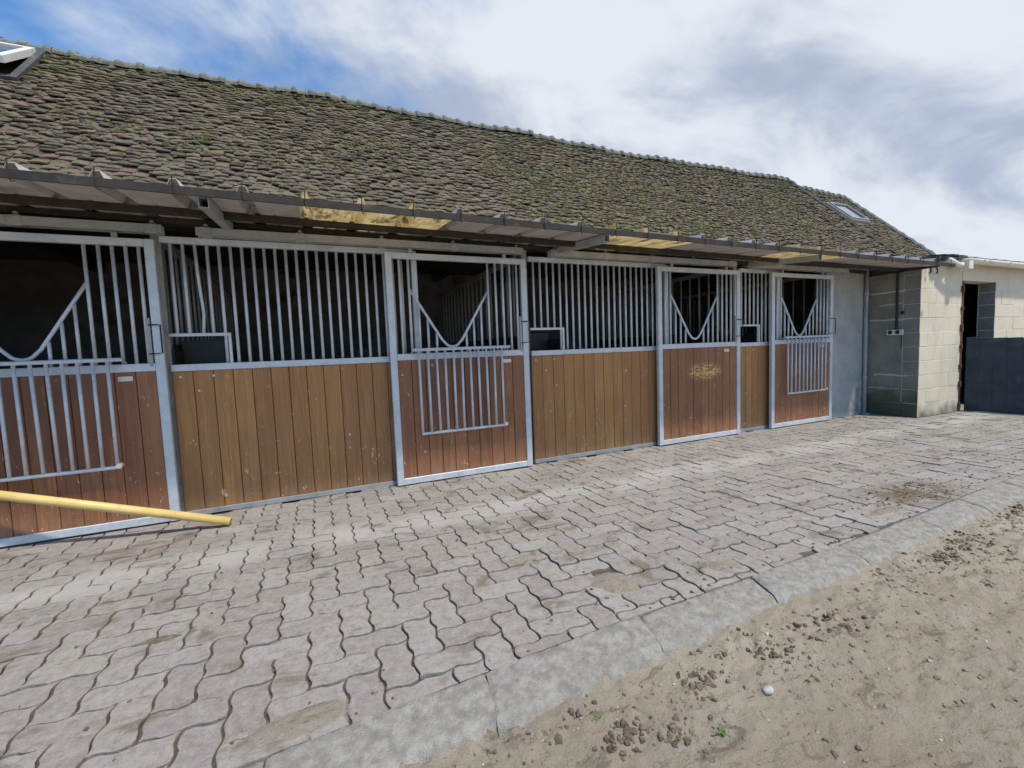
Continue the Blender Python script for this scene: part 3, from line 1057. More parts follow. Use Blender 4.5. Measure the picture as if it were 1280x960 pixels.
# roof windows
def roof_window(x0, x1, y0, y1, opened, label):
    s0 = (y0 - EY) / math.cos(SL)
    s1 = (y1 - EY) / math.cos(SL)
    h = 0.05
    base = roof_pt((x0 + x1) / 2, s0, h)
    fr = MB()
    rw = link('roof_window', None, stable, base)
    rw['label'] = label

    def slab(mb, xa, xb, sa, sb, ha, hb):
        xm = (x0 + x1) / 2
        q = [Vector((xx, EY, EZ + sag(xm))) + dirv * ss + nrm * hh for hh in (ha, hb) for xx, ss in ((xa, sa), (xb, sa), (xb, sb), (xa, sb))]
        mb.add(q, [(3, 2, 1, 0), (4, 5, 6, 7), (0, 1, 5, 4), (1, 2, 6, 5), (2, 3, 7, 6), (3, 0, 4, 7)])
    k = 0.05 if opened else 0.025
    fr = MB()
    slab(fr, x0 - k, x0, s0 - k, s1 + k, -0.03, h)
    slab(fr, x1, x1 + k, s0 - k, s1 + k, -0.03, h)
    slab(fr, x0, x1, s0 - k, s0, -0.03, h - 0.003)
    slab(fr, x0, x1, s1, s1 + k, -0.03, h - 0.003)
    part('window_frame', rw, fr, M['slate'] if opened else M['galv_dull'])
    sash, pane = MB(), MB()
    w_ = 0.05 if opened else 0.022
    ha = h + 0.004
    for (xa, xb, sa, sb) in ((x0, x0 + w_, s0, s1), (x1 - w_, x1, s0, s1), (x0 + w_, x1 - w_, s0, s0 + w_), (x0 + w_, x1 - w_, s1 - w_, s1)):
        slab(sash, xa, xb, sa, sb, ha - 0.03, ha + 0.02)
    slab(pane, x0 + w_, x1 - w_, s0 + w_, s1 - w_, ha - 0.012, ha - 0.002)
    if opened:
        piv = roof_pt((x0 + x1) / 2, s1, ha)
        rotm = Matrix.Rotation(-R(opened), 3, 'X')
        for mb in (sash, pane):
            mb.v = [tuple(piv + rotm @ (Vector(v) - piv)) for v in mb.v]
    part('sash', rw, sash, M['white'] if opened else M['galv_dull'])
    part('pane', rw, pane, M['glass'])


roof_window(*SKY[0], 9, 'white framed roof window propped open near the left ridge')
roof_window(*SKY[1], 0, 'closed roof window reflecting the sky at the right end')

# ------------------------------------------------------------------ canopy
CY0, CZ0 = -0.88, 2.155
CSL = 0.10


def edge_z(x):
    return -0.0075 * (x + 1.5)


canopy = thing('canopy', (2.0, -0.4, 2.2), 'lean-to canopy of ribbed sheets with yellowed panels over the doors', 'canopy')
RP = 0.3335
SH = 3 * RP
x_start = -0.022 - 7 * SH
nsheet = 14
TRANS = {}


def sheet(x0, yel, idx, nr=3):
    prof = []
    for k in range(nr):
        b0 = x0 + k * RP
        prof += [(b0, 0), (b0 + 0.026, 0.066), (b0 + 0.058, 0.066), (b0 + 0.086, 0)]
        prof += [(b0 + 0.16, 0), (b0 + 0.175, 0.006), (b0 + 0.19, 0)]
    prof.append((x0 + nr * RP, 0))
    yy = [CY0 - 0.045, -0.6, -0.3, 0.06]
    mb = MB()
    vs = []
    jit = [rng.normal(0, 0.004) for _ in prof]
    for th in (0, 0.004):
        for j, y in enumerate(yy):
            for i, (x, z) in enumerate(prof):
                vs.append((x, y + (jit[i] if j == 0 else 0), CZ0 + edge_z(x) - 0.022 + th + (y - CY0) * CSL + z + (0.003 * idx % 0.006)))
    n_, m_ = len(prof), len(yy)
    fs = []
    for j in range(m_ - 1):
        for i in range(n_ - 1):
            a = j * n_ + i
            fs.append((a, a + n_, a + n_ + 1, a + 1))
            b_ = a + n_ * m_
            fs.append((b_, b_ + 1, b_ + n_ + 1, b_ + n_))
    for i in range(n_ - 1):
        fs.append((i, i + 1, i + 1 + n_ * m_, i + n_ * m_))
    mb.add(vs, fs)
    nm = 'translucent_sheet' if yel else 'canopy_sheet'
    o = part(nm, canopy, mb, M['trans'] if yel else M['sheet'], (x0, CY0, CZ0))
    if yel:
        o['label'] = 'yellowed translucent ribbed sheet'


x = -0.06 - 12 * RP
k = 0
yel_at = [-2.36, -0.03, 2.30, 4.68]
while x < 7.5:
    yel = any(abs(x - a) < 0.18 for a in (-2.39, -0.06, 2.27, 4.61))
    # sheets are one module wide; yellow ones are offset to whole ribs
    sheet(x, yel, k, max(1, min(3, int((7.9 - x) / RP))))
    x += SH
    if any(abs(x + RP - a) < 0.2 for a in (2.27, 4.61)):
        # a narrow two-rib filler is avoided by letting the next sheet start one rib later
        prevx = x
        mbx = MB()
        sheet_x0 = x
        # one-rib strip
        pr = [(0, 0), (0.026, 0.066), (0.058, 0.066), (0.086, 0), (RP, 0)]
        vs, fs = [], []
        for th in (0, 0.004):
            for y in (CY0 - 0.045, 0.06):
                vs += [(x + a, y, CZ0 + edge_z(x + a) - 0.022 + th + (y - CY0) * CSL + z) for a, z in pr]
        for i in range(4):
            fs += [(i, i + 5, i + 6, i + 1), (10 + i, 11 + i, 16 + i, 15 + i), (i, i + 1, i + 11, i + 10)]
        mbx.add(vs, fs)
        part('canopy_sheet', canopy, mbx, M['sheet'], (x, CY0, CZ0))
        x += RP
    k += 1
XC0, XC1 = -0.06 - 12 * RP, 7.80
# front angle, inner purlin, rear batten


def long_beam(nm, y0, y1, zlo, zhi, off):
    """one continuous member following the sag of the canopy edge"""
    xa = np.linspace(XC0, XC1, 9)
    vs, fs = [], []
    for x_ in xa:
        zb = CZ0 + edge_z(x_) + off
        vs += [(x_, y0, zb + zlo), (x_, y1, zb + zlo), (x_, y1, zb + zhi), (x_, y0, zb + zhi)]
    for i in range(len(xa) - 1):
        for q in range(4):
            r4 = (q + 1) % 4
            fs.append((i * 4 + q, i * 4 + r4, i * 4 + 4 + r4, i * 4 + 4 + q))
    fs += [(3, 2, 1, 0), tuple(len(vs) - 4 + q for q in range(4))]
    part(nm, canopy, MB().add(vs, [tuple(reversed(f)) for f in fs]), M['edge'], (XC0, y0, CZ0))


long_beam('edge_angle', CY0 - 0.062, CY0 - 0.05, -0.042, 0.003, 0.0)
long_beam('purlin', -0.445, -0.395, -0.065, -0.027, (-0.42 - CY0) * CSL)
long_beam('purlin', -0.045, 0.005, -0.065, -0.027, (-0.02 - CY0) * CSL)
part('end_board', canopy, MB().box((XC1 - 0.16, -0.41, 2.125), (0.03, 0.86, 0.13)), M['edge'], (XC1, -0.4, 2.1))
# hook bolts on the ribs
hb = MB().tube([(0, 0, 0.012), (0, -0.012, 0.004), (0, -0.008, -0.092), (0.006, 0.0, -0.10), (0.012, 0.008, -0.094)], 0.0035, 5).mesh('hook_bolt', M['edge'])
xk = -0.025 - 12 * RP
while xk < XC1:
    link('hook_bolt', hb, canopy, (xk + 0.008, CY0 - 0.062, CZ0 + edge_z(xk) + 0.044))
    xk += RP
# bracket tubes that carry the edge, open-ended rectangular section
for xb in (-3.35, -0.555, 2.262, 5.05):
    mb = MB()
    za = CZ0 + edge_z(xb) - 0.062
    y0, y1 = CY0 - 0.02, 0.05
    hw, hh, th = 0.026, 0.030, 0.004

    def ringq(y, hw_, hh_):
        zc = za + (y - CY0) * CSL * 1.0
        return [(xb - hw_, y, zc - hh_), (xb + hw_, y, zc - hh_), (xb + hw_, y, zc + hh_), (xb - hw_, y, zc + hh_)]
    vs = ringq(y0, hw, hh) + ringq(y1, hw, hh) + ringq(y0, hw - th, hh - th) + ringq(y1, hw - th, hh - th)
    fs = []
    for i in range(4):
        j = (i + 1) % 4
        fs += [(i, j, 4 + j, 4 + i), (8 + j, 8 + i, 12 + i, 12 + j), (j, i, 8 + i, 8 + j)]
    mb.add(vs, fs)
    part('bracket_tube', canopy, mb, M['galv_dull'], (xb, CY0, 2.1))

# ------------------------------------------------------------------ stall fronts and sliding doors
G_, GD = M['galv'], M['galv_dull']


def stall_front(x0, x1, label, hatch=True):
    """fixed front: planks below, bars above, post at the left end"""
    t_ = thing('stall_front', ((x0 + x1) / 2, 0, 0), label, 'stall front', 'fixed stall fronts between the doors')
    w_ = x1 - x0
    xm = (x0 + x1) / 2
    cpart('post', t_, (x0 - 0.03, 0.045, 1.14), (0.06, 0.06, 2.28), GD, 0.004)
    cpart('post', t_, (x1 + 0.025, 0.012, 1.05), (0.05, 0.05, 2.06), G_, 0.004)
    cpart('rail', t_, (xm, 0, 2.062), (w_, 0.05, 0.046), G_, 0.003)
    cpart('rail', t_, (xm, 0, 1.128), (w_, 0.05, 0.050), G_, 0.003)
    cpart('rail', t_, (xm, 0, 0.022), (w_, 0.05, 0.040), GD, 0.003)
    n_ = max(1, round(w_ / 0.1275))
    pw = w_ / n_
    for i in range(n_):
        cpart('plank', t_, (x0 + pw * (i + 0.5), 0.004 + rng.normal(0, 0.0012), 0.5725), (pw - 0.004, 0.028, 1.061), M['wood_panel'], 0.003)
    hx = 0.375
    zt = 1.372
    nb = int((w_ - 0.03) / 0.0755)
    for i in range(nb):
        xb = x0 + 0.057 + i * 0.0755
        if xb > x1 - 0.01:
            break
        zl = zt if (hatch and xb < x0 + hx - 0.03) else 1.153
        if hatch and i == 2 and x0 < 0:          # a bar kicked out of line
            mb = MB().tube([(xb, 0, 2.04), (xb + 0.006, 0, 1.8), (xb + 0.022, 0.004, 1.53), (xb + 0.010, 0, zl)], 0.0115, 8)
            part('bar', t_, mb, G_, (xb, 0, zl), True)
        else:
            bar('bar', t_, (xb, 0, zl), (xb, 0, 2.04), 0.0115, G_)
    if hatch:
        cpart('hatch_rail', t_, (x0 + hx / 2 + 0.001, 0, zt), (hx, 0.024, 0.024), G_, 0.003)
        cpart('hatch_stile', t_, (x0 + hx + 0.010, 0, (zt + 1.153) / 2), (0.020, 0.022, zt - 1.153 + 0.024), G_, 0.003)
        mb = MB()
        mb.box((x0 + 0.185, 0.16, 1.06), (0.36, 0.28, 0.02))
        mb.box((x0 + 0.185, 0.30, 1.20), (0.36, 0.02, 0.28))
        mb.box((x0 + 0.010, 0.16, 1.17), (0.014, 0.27, 0.2))
        mb.box((x0 + 0.360, 0.16, 1.17), (0.014, 0.27, 0.2))
        part('feed_trough', t_, mb, M['black'], (x0 + 0.18, 0.16, 1.06))
    for bx_, bz_ in ((0.05, 1.06), (0.26, 1.06), (0.16, 0.95), (w_ - 0.6, 0.5)):
        if bx_ < w_ - 0.1:
            part('bolt', t_, MB().tube([(x0 + bx_, -0.009, bz_), (x0 + bx_, -0.016, bz_)], 0.009, 8), G_, (x0 + bx_, -0.01, bz_))
    return t_


stall_front(-1.005, 0.80, 'fixed stall front with open feed hatch and one bent bar, right of the yellow pole')
stall_front(1.955, 3.70, 'fixed stall front with dark feed hatch between the second and third doors')
stall_front(4.895, 5.62, 'narrow fixed stall front squeezed between the two farthest doors')


def sliding_door(xl, wd, label, grille, plate=True, latch=True):
    y = -0.085
    t_ = thing('sliding_door', (xl + wd / 2, y, 0), label, 'stall door', 'sliding stall doors')
    st = 0.058
    xr = xl + wd
    D_ = 0.042
    cpart('stile', t_, (xl + st / 2, y, 1.025), (st, D_, 2.03), G_, 0.004)
    cpart('stile', t_, (xr - st / 2, y, 1.025), (st, D_, 2.03), G_, 0.004)
    xm = (xl + xr) / 2
    wi = wd - 2 * st
    cpart('rail', t_, (xm, y, 2.013), (wi, D_ - 0.004, 0.052), G_, 0.003)
    cpart('rail', t_, (xm, y, 1.142), (wi, D_ - 0.004, 0.056), G_, 0.003)
    cpart('rail', t_, (xm, y, 0.040), (wi, D_ - 0.004, 0.055), G_, 0.003)
    n_ = 10
    pw = wi / n_
    for i in range(n_):
        cpart('plank', t_, (xl + st + pw * (i + 0.5), y + 0.004 + rng.normal(0, 0.0012), 0.591), (pw - 0.004, 0.026, 1.046), M['wood_door'], 0.003)
    # bars around the V-shaped head opening
    z0, z1 = 1.170, 1.987
    xv0, xv1, zv = xl + 0.195, xl + 0.93, 1.735
    b0, b1, zb = xl + 0.495, xl + 0.63, 1.215
    r_ = 0.0115
    for dx in (0.118, 0.195, 0.93, 1.006, 1.08, 1.154, 1.226):
        if dx < wd - st - 0.015:
            bar('bar', t_, (xl + dx, y, z0), (xl + dx, y, z1), r_, G_)
    for dx in (0.27, 0.345, 0.42, 0.70, 0.775, 0.85):
        if dx < 0.5:
            zt = zv + (zb - zv) * (dx - 0.195) / (0.495 - 0.195)
        else:
            zt = zb + (zv - zb) * (dx - 0.63) / (0.93 - 0.63)
        bar('bar', t_, (xl + dx, y, z0), (xl + dx, y, zt), r_ * 0.95, G_)
    pts = [(xv0, y, zv)]
    pts += [(xv0 + (b0 - xv0) * f, y, zv + (zb + 0.025 - zv) * f) for f in (0.3, 0.6, 0.9)]
    for k in range(1, 8):
        f = k / 8
        pts.append((b0 + (b1 - b0) * f, y, zb + 0.006 + 0.030 * (2 * f - 1) ** 2))
    pts += [(b1 + (xv1 - b1) * f, y, zb + 0.025 + (zv - zb - 0.025) * f) for f in (0.1, 0.4, 0.7, 1.0)]
    part('head_opening_rim', t_, MB().tube(pts, 0.0125, 8), G_, (xm, y, zb), True)
    # jaw rollers under the track
    for dx in (0.22, wd - 0.22):
        part('roller_hanger', t_, MB().cbox((xl + dx, y, 2.058), (0.035, 0.02, 0.045), 0.003), GD, (xl + dx, y, 2.05))
    if grille:
        gy = -0.158
        gx0, gx1 = xl + 0.235, xl + 1.015
        gr = link('grille', None, t_, (xm, gy, 1.2))
        gr['label'] = 'barred flap hanging open below the head opening'
        part('grille_rail', gr, MB().tube([(gx0 - 0.055, gy, 1.200), (gx1 + 0.085, gy, 1.203)], 0.0135, 8), G_, (xm, gy, 1.2))
        part('grille_rail', gr, MB().tube([(gx0 - 0.006, gy, 0.46), (gx1 + 0.02, gy, 0.462)], 0.0125, 8), G_, (xm, gy, .46))
        for i in range(11):
            xb = gx0 + (gx1 - gx0) * i / 10
            jitr = rng.normal(0, 0.003)
            bar('grille_bar', gr, (xb + jitr, gy, 0.462), (xb, gy, 1.20), 0.0112, G_)
        part('corner_stop', gr, MB().tube([(gx1 + 0.012, gy - 0.022, 0.475), (gx1 + 0.012, gy + 0.016, 0.475)], 0.017, 10), M['white'], (gx1, gy, 0.47))
        for xx in (gx0 - 0.05, gx1 + 0.08):
            part('hinge_eye', gr, MB().tube([(xx, gy, 1.20), (xx, y - 0.01, 1.178)], 0.009, 6), GD, (xx, gy, 1.2))
    if plate:
        part('name_plate', t_, MB().cbox((xr - 0.235, y - 0.0145, 1.068), (0.085, 0.006, 0.034), 0.001), M['pvc'], (xr - 0.23, y, 1.07))
    if latch:
        part('latch', t_, MB().tube([(xr - 0.085, y - 0.012, 1.44), (xr - 0.02, y - 0.05, 1.44), (xr + 0.0, y - 0.05, 1.44), (xr + 0.0, y - 0.05, 1.24), (xr - 0.085, y - 0.02, 1.235)], 0.0055, 6), M['black'], (xr, y, 1.34))
        part('latch_plate', t_, MB().cbox((xr - 0.078, y - 0.006, 1.32), (0.022, 0.03, 0.34), 0.002), GD, (xr - 0.08, y, 1.32))
    return t_


sliding_door(-2.335, 1.32, 'nearest sliding stall door behind the yellow pole, cut by the left edge', True)
sliding_door(0.562, 1.325, 'second sliding stall door, whole, with barred flap hanging open', True)
sliding_door(3.512, 1.30, 'third sliding stall door without a flap, yellow gnaw marks on its boards', False)
sliding_door(5.388, 1.262, 'farthest sliding stall door with barred flap, next to the plaster wall', True)


def track(x0, x1, label):
    t_ = thing('door_track', ((x0 + x1) / 2, -0.08, 2.1), label, 'door track', 'sliding door tracks')
    mb = MB()
    z0, z1 = 2.083, 2.137
    y0, y1 = -0.112, -0.048
    mb.box(((x0 + x1) / 2, y0, (z0 + z1) / 2), (x1 - x0, 0.004, z1 - z0))
    mb.box(((x0 + x1) / 2, y1, (z0 + z1) / 2), (x1 - x0, 0.004, z1 - z0))
    mb.box(((x0 + x1) / 2, (y0 + y1) / 2, z1 + 0.002), (x1 - x0, y1 - y0 + 0.004, 0.004))
    part('channel', t_, mb, GD)
    nb = max(2, int((x1 - x0) / 0.62))
    for k in range(nb + 1):
        xb = x0 + 0.06 + (x1 - x0 - 0.12) * k / nb
        cpart('clamp', t_, (xb, -0.08, 2.112), (0.075, 0.078, 0.064), GD, 0.004)
        part('clamp_bolt', t_, MB().tube([(xb, -0.08, 2.144), (xb, -0.08, 2.175)], 0.008, 6).tube([(xb, -0.08, 2.158), (xb, -0.08, 2.170)], 0.015, 6), GD, (xb, -0.08, 2.144))
        part('wall_bracket', t_, MB().box((xb, -0.01, 2.150), (0.05, 0.14, 0.012)), GD, (xb, -0.01, 2.15))


track(-3.9, -0.96, 'galvanised track above the nearest door at the left edge')
track(-0.76, 1.86, 'galvanised track above the second door and its barred front')
track(2.16, 4.74, 'galvanised track above the third door without a flap')
track(5.02, 6.98, 'galvanised track above the farthest door')

# left part of the first stall front, behind the first door and out to the left
stall_front(-3.95, -2.10, 'fixed stall front left of the nearest door', False)

# ------------------------------------------------------------------ block annex
annex = thing('annex_building', (9.5, -0.5, 0), 'low concrete block annex with sunlit cream front and dark doorway', 'building')
AX, AY = 7.625, -0.66
HB = 0.2


def block(x0, x1, y0, y1, z0, front_cream, jx_=0.0):
    d = (x1 - x0 - 0.006, y1 - y0 - 0.006, HB - 0.007)
    key = ('blk', tuple(round(q, 3) for q in d), front_cream)
    if key not in CACHE:
        mb = MB().cbox((0, 0, 0), d, 0.0035)
        me_ = mb.mesh('block', [M['raw'], M['cream']])
        for p in me_.polygons:
            me_.polygons[p.index].material_index = 1 if (front_cream and p.normal.y < -0.3) else 0
        CACHE[key] = me_
    o = link('block', CACHE[key], annex, ((x0 + x1) / 2 + jx_, (y0 + y1) / 2 + rng.normal(0, 0.0018), z0 + HB / 2))
    o.rotation_euler = (rng.normal(0, 0.003), rng.normal(0, 0.002), rng.normal(0, 0.003))


DX0, DX1, DZ = 8.735, 9.765, 1.94
XE = 13.4
part('mortar_core', annex, MB().box(((AX + DX0) / 2 + 0.004, AY + 0.1 + 0.006, 1.1), (DX0 - AX - 0.010, 0.2005, 2.2)), M['cream'])
part('mortar_core', annex, MB().box(((DX1 + XE) / 2, AY + 0.1 + 0.006, 1.1), (XE - DX1 - 0.010, 0.2005, 2.2)), M['cream'])
part('mortar_core', annex, MB().box((AX + 0.1025, -0.205, 1.1), (0.200, 0.48, 2.2)), M['raw'])
part('lintel', annex, MB().cbox(((DX0 + DX1) / 2, AY + 0.1, 2.075), (DX1 - DX0 - 0.004, 0.204, 0.27), 0.004), M['cream'])
for c_ in range(11):
    z0 = c_ * HB
    jx_ = rng.normal(0, 0.004)
    # front, left of the doorway
    xa = AX
    cuts = [AX, AX + 0.40, AX + 0.80, DX0] if c_ % 2 == 0 else [AX, AX + 0.2, AX + 0.62, DX0 - 0.12, DX0]
    for a, b_ in zip(cuts[:-1], cuts[1:]):
        block(a, b_, AY, AY + 0.2, z0, True, 0)
    # front, right of the doorway
    cuts = [DX1 + (0.42 if c_ % 2 else 0.21) + 0.42 * k for k in range(9)]
    cuts = [DX1] + [q for q in cuts if q < XE - 0.1] + [XE]
    for a, b_ in zip(cuts[:-1], cuts[1:]):
        block(a, b_, AY, AY + 0.2, z0, True, 0)
    # shaded return wall
    ycuts = [AY + 0.2, -0.24, 0.045] if c_ % 2 == 0 else [AY + 0.2, -0.06, 0.045]
    for a, b_ in zip(ycuts[:-1], ycuts[1:]):
        block(AX, AX + 0.2, a, b_, z0, False, rng.normal(0, 0.003))
# smeared bed joints on the return wall
for zq in (0.6, 0.4, 0.2, 1.4, 1.62, 1.8):
    mb = MB()
    n_ = 16
    y0q, y1q = sorted((rng.uniform(-0.62, -0.4), rng.uniform(-0.2, 0.0)))
    vs, fs = [], []
    for i in range(n_ + 1):
        yq = y0q + (y1q - y0q) * i / n_
        hh = 0.010 + 0.012 * abs(float(vnoise(yq * 14, zq * 9, 140, 3)))
        zc = zq + 0.012 * float(vnoise(yq * 9, zq * 5, 141, 2))
        vs += [(AX - 0.001, yq, zc - hh), (AX - 0.007, yq, zc), (AX - 0.001, yq, zc + hh)]
    for i in range(n_):
        for q in range(2):
            a = i * 3 + q
            fs.append((a, a + 1, a + 4, a + 3))
    mb.add(vs, fs)
    part('mortar_smear', annex, mb, M['mortar'], (AX, -0.3, zq))
# doorway reveal, floor and dark room behind
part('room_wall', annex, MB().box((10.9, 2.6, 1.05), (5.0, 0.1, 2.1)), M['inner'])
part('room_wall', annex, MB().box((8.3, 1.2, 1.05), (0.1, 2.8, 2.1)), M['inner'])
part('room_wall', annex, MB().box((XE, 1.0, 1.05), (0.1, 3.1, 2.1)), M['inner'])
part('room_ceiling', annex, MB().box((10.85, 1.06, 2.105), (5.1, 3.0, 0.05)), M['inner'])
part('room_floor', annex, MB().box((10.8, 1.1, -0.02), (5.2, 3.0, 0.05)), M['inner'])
for k in range(7):
    part('hinge_iron', annex, MB().cbox((DX0 - 0.012, AY - 0.012, 0.1 + k * 0.29 + rng.uniform(-.03, .03)), (0.035, 0.03, 0.05 + rng.uniform(0, .06)), 0.004), M['rust'], (DX0, AY, 0.1 + k * 0.3))
part('door_frame', annex, MB().box((DX0 + 0.026, AY + 0.03, 0.97), (0.05, 0.06, 1.93)), M['rust'], (DX0, AY, 0))
# roof
rf = MB()
for (xa, xb, yb) in ((7.84, 9.70, -0.20), (9.78, XE + 0.1, 3.0)):
    z0, s_ = 2.235, 0.12
    vs = [(xa, -0.76, z0), (xb, -0.76, z0), (xb, yb, z0 + (yb + 0.76) * s_), (xa, yb, z0 + (yb + 0.76) * s_)]
    vs += [(x_, y_, z_ - 0.035) for x_, y_, z_ in vs]
    rf.add(vs, [(0, 1, 2, 3), (7, 6, 5, 4), (4, 5, 1, 0), (5, 6, 2, 1), (6, 7, 3, 2), (7, 4, 0, 3)])
aroof = part('roof', annex, rf, M['slate'])
k = 0
xq = 7.86
while xq < XE:                                     # uneven edge slates
    wv = rng.uniform(0.16, 0.26)
    o = link('edge_slate', CACHE.setdefault('slate%d' % (k % 5), MB().cbox((0, 0, 0), (0.155 + 0.02 * (k % 5), 0.2, 0.012), 0.002).mesh('edge_slate', M['slate'])), aroof,
             (xq + wv / 2, -0.70 + rng.normal(0, 0.008), 2.252 + abs(rng.normal(0, 0.006))))
    o.rotation_euler = (0.12, rng.normal(0, 0.02), rng.normal(0, 0.03))
    xq += wv
    k += 1
# gutter
gt = MB()
n_ = 9
vs, fs = [], []
xg = [8.33 + i * (XE - 8.33) / 12 for i in range(13)]
for x_ in xg:
    for rr in (0.068, 0.061):
        for a in range(n_):
            th = math.pi + math.pi * a / (n_ - 1)
            vs.append((x_, -0.815 + math.cos(th) * rr, 2.205 + math.sin(th) * rr))
st_ = 2 * n_
for i in range(len(xg) - 1):
    for a in range(n_ - 1):
        p0 = i * st_ + a
        fs.append((p0, p0 + st_, p0 + st_ + 1, p0 + 1))
        q0 = p0 + n_
        fs.append((q0 + 1, q0 + st_ + 1, q0 + st_, q0))
    for a in (0, n_ - 1):
        p0 = i * st_ + a
        fs.append((p0, p0 + n_, p0 + n_ + st_, p0 + st_) if a == 0 else (p0 + st_, p0 + n_ + st_, p0 + n_, p0))
fs.append(tuple(range(n_)))
gt.add(vs, fs)
gut = part('gutter', annex, gt, M['pvc'], (8.33, -0.8, 2.2), True)
for k in range(6):
    x_ = 8.75 + 0.8 * k
    part('gutter_bracket', gut, MB().tube([(x_, -0.815 + math.cos(th) * 0.072, 2.205 + math.sin(th) * 0.072) for th in np.linspace(math.pi, 2 * math.pi, 9)], 0.006, 5), M['pvc'], (x_, -0.8, 2.2))
part('outlet_box', gut, MB().cbox((8.40, -0.815, 2.12), (0.12, 0.12, 0.13), 0.008), M['pvc'], (8.4, -0.8, 2.1))
part('outlet_pipe', gut, MB().tube([(8.36, -0.80, 2.14), (8.28, -0.80, 2.11), (8.17, -0.79, 2.14), (8.08, -0.78, 2.175), (8.02, -0.77, 2.18)], 0.036, 10), M['pvc'], (8.2, -0.8, 2.15), True)
# two hooks under the canopy end
for xh in (7.73, 7.90):
    part('hook', annex, MB().tube([(xh, AY - 0.01, 2.12), (xh, AY - 0.05, 2.07), (xh + 0.01, AY - 0.05, 2.02), (xh + 0.03, AY - 0.03, 2.01)], 0.011, 6), M['black'], (xh, AY, 2.05))

# gate swung open in front of the annex doorway
gate = thing('half_gate', (8.83, -0.66, 0), 'dark navy boarded half gate swung open beside the annex doorway', 'gate')
gdir = Vector((0.20, -0.98, 0)).normalized()
gang = math.atan2(gdir.y, gdir.x)
gw = 1.25
nbd = 9
for k in range(nbd):
    wv = gw / nbd
    c0 = Vector((8.83, -0.69, 0)) + gdir * (wv * (k + 0.5))
    hh = 1.10 + rng.normal(0, 0.008) - 0.010 * k
    cpart('gate_board', gate, (c0.x + rng.normal(0, 0.0015), c0.y, 0.008 + hh / 2), (wv + 0.002, 0.026, round(hh, 3)), M['navy'], 0.003, (0, rng.normal(0, 0.004), gang))
for zq in (0.22, 0.9):
    c0 = Vector((8.83, -0.69, 0)) + gdir * (gw / 2) + Vector((0.028, 0.004, 0))
    cpart('gate_rail', gate, (c0.x, c0.y, zq), (gw, 0.028, 0.10), M['navy'], 0.003, (0, 0, gang))

# socket box with its conduit
sb = thing('socket_box', (AX, -0.385, 1.2), 'pale double socket box with conduit on the shaded block wall', 'socket')
part('box', sb, MB().cbox((AX - 0.028, -0.385, 1.215), (0.05, 0.19, 0.075), 0.006), M['pvc'])
for yq in (-0.335, -0.425):
    part('socket', sb, MB().tube([(AX - 0.050, yq, 1.217), (AX - 0.058, yq, 1.217)], 0.028, 12), M['black'], (AX - 0.05, yq, 1.217))
part('conduit', sb, MB().tube([(AX - 0.016, -0.394, 1.25), (AX - 0.016, -0.394, 2.12)], 0.016, 8), M['edge'])
part('cable', sb, MB().tube([(AX - 0.01, -0.455, 1.18), (AX - 0.01, -0.457, 1.08), (AX - 0.006, -0.455, 0.98)], 0.006, 6), M['black'])
kn = tag(link('cable_hook', MB().tube([(0, 0, 0), (-0.03, 0, 0), (-0.034, 0, 0), (-0.05, 0, 0)], [0.012, 0.012, 0.026, 0.022], 10).mesh('cable_hook', M['black']), None, (AX, -0.47, 1.49)),
         'small dark round knob above the socket box', 'knob')

cp = thing('corner_pole', (7.555, -0.035, 0), 'thin grey metal pole standing in the shaded wall corner', 'pole')
part('pole', cp, MB().tube([(7.555, -0.035, 0.0), (7.555, -0.035, 2.2)], 0.026, 10), M['galv_dull'], None, True)
part('foot_plate', cp, MB().cbox((7.545, -0.045, 0.008), (0.10, 0.11, 0.016), 0.003), M['galv_dull'])
for zq in (0.55, 1.2, 1.8):
    part('pole_clip', cp, MB().tube([(7.555, -0.035, zq), (7.555, -0.035, zq + 0.025)], 0.032, 10), M['galv_dull'])

# ------------------------------------------------------------------ yellow pole leaning on the first door
yp = thing('yellow_pole', (-0.66, -0.38, 0), 'hollow yellow pole leaning against the nearest stall door', 'pole')
e0, e1 = Vector((-0.648, -0.405, 0.034)), Vector((-2.56, -0.148, 0.575))
n_ = 14
d_ = (e1 - e0).normalized()
a_ = d_.cross(Vector((0, 0, 1))).normalized()
b2 = d_.cross(a_).normalized()
vs, fs = [], []
for (p, rr) in ((e1, 0.029), (e0, 0.029), (e0, 0.022), (e0 + d_ * 0.25, 0.022)):
    for k in range(n_):
        vs.append(p + a_ * math.cos(2 * math.pi * k / n_) * rr + b2 * math.sin(2 * math.pi * k / n_) * rr)
for q in range(3):
    for k in range(n_):
        fs.append((q * n_ + k, (q + 1) * n_ + k, (q + 1) * n_ + (k + 1) % n_, q * n_ + (k + 1) % n_))
fs.append(tuple(range(n_)))
mb = MB().add(vs, [tuple(reversed(f)) for f in fs])
o = part('tube', yp, mb, M['yellow'], e0)
o.data.polygons.foreach_set('use_smooth', [len(p.vertices) == 4 for p in o.data.polygons])
part('dark_hollow', yp, MB().tube([e0 + d_ * 0.02, e0 + d_ * 0.05], 0.0222, 12), M['black'], e0)  # black disc standing in for the shade inside the open end

# ------------------------------------------------------------------ loose things on the ground
cl = MB()


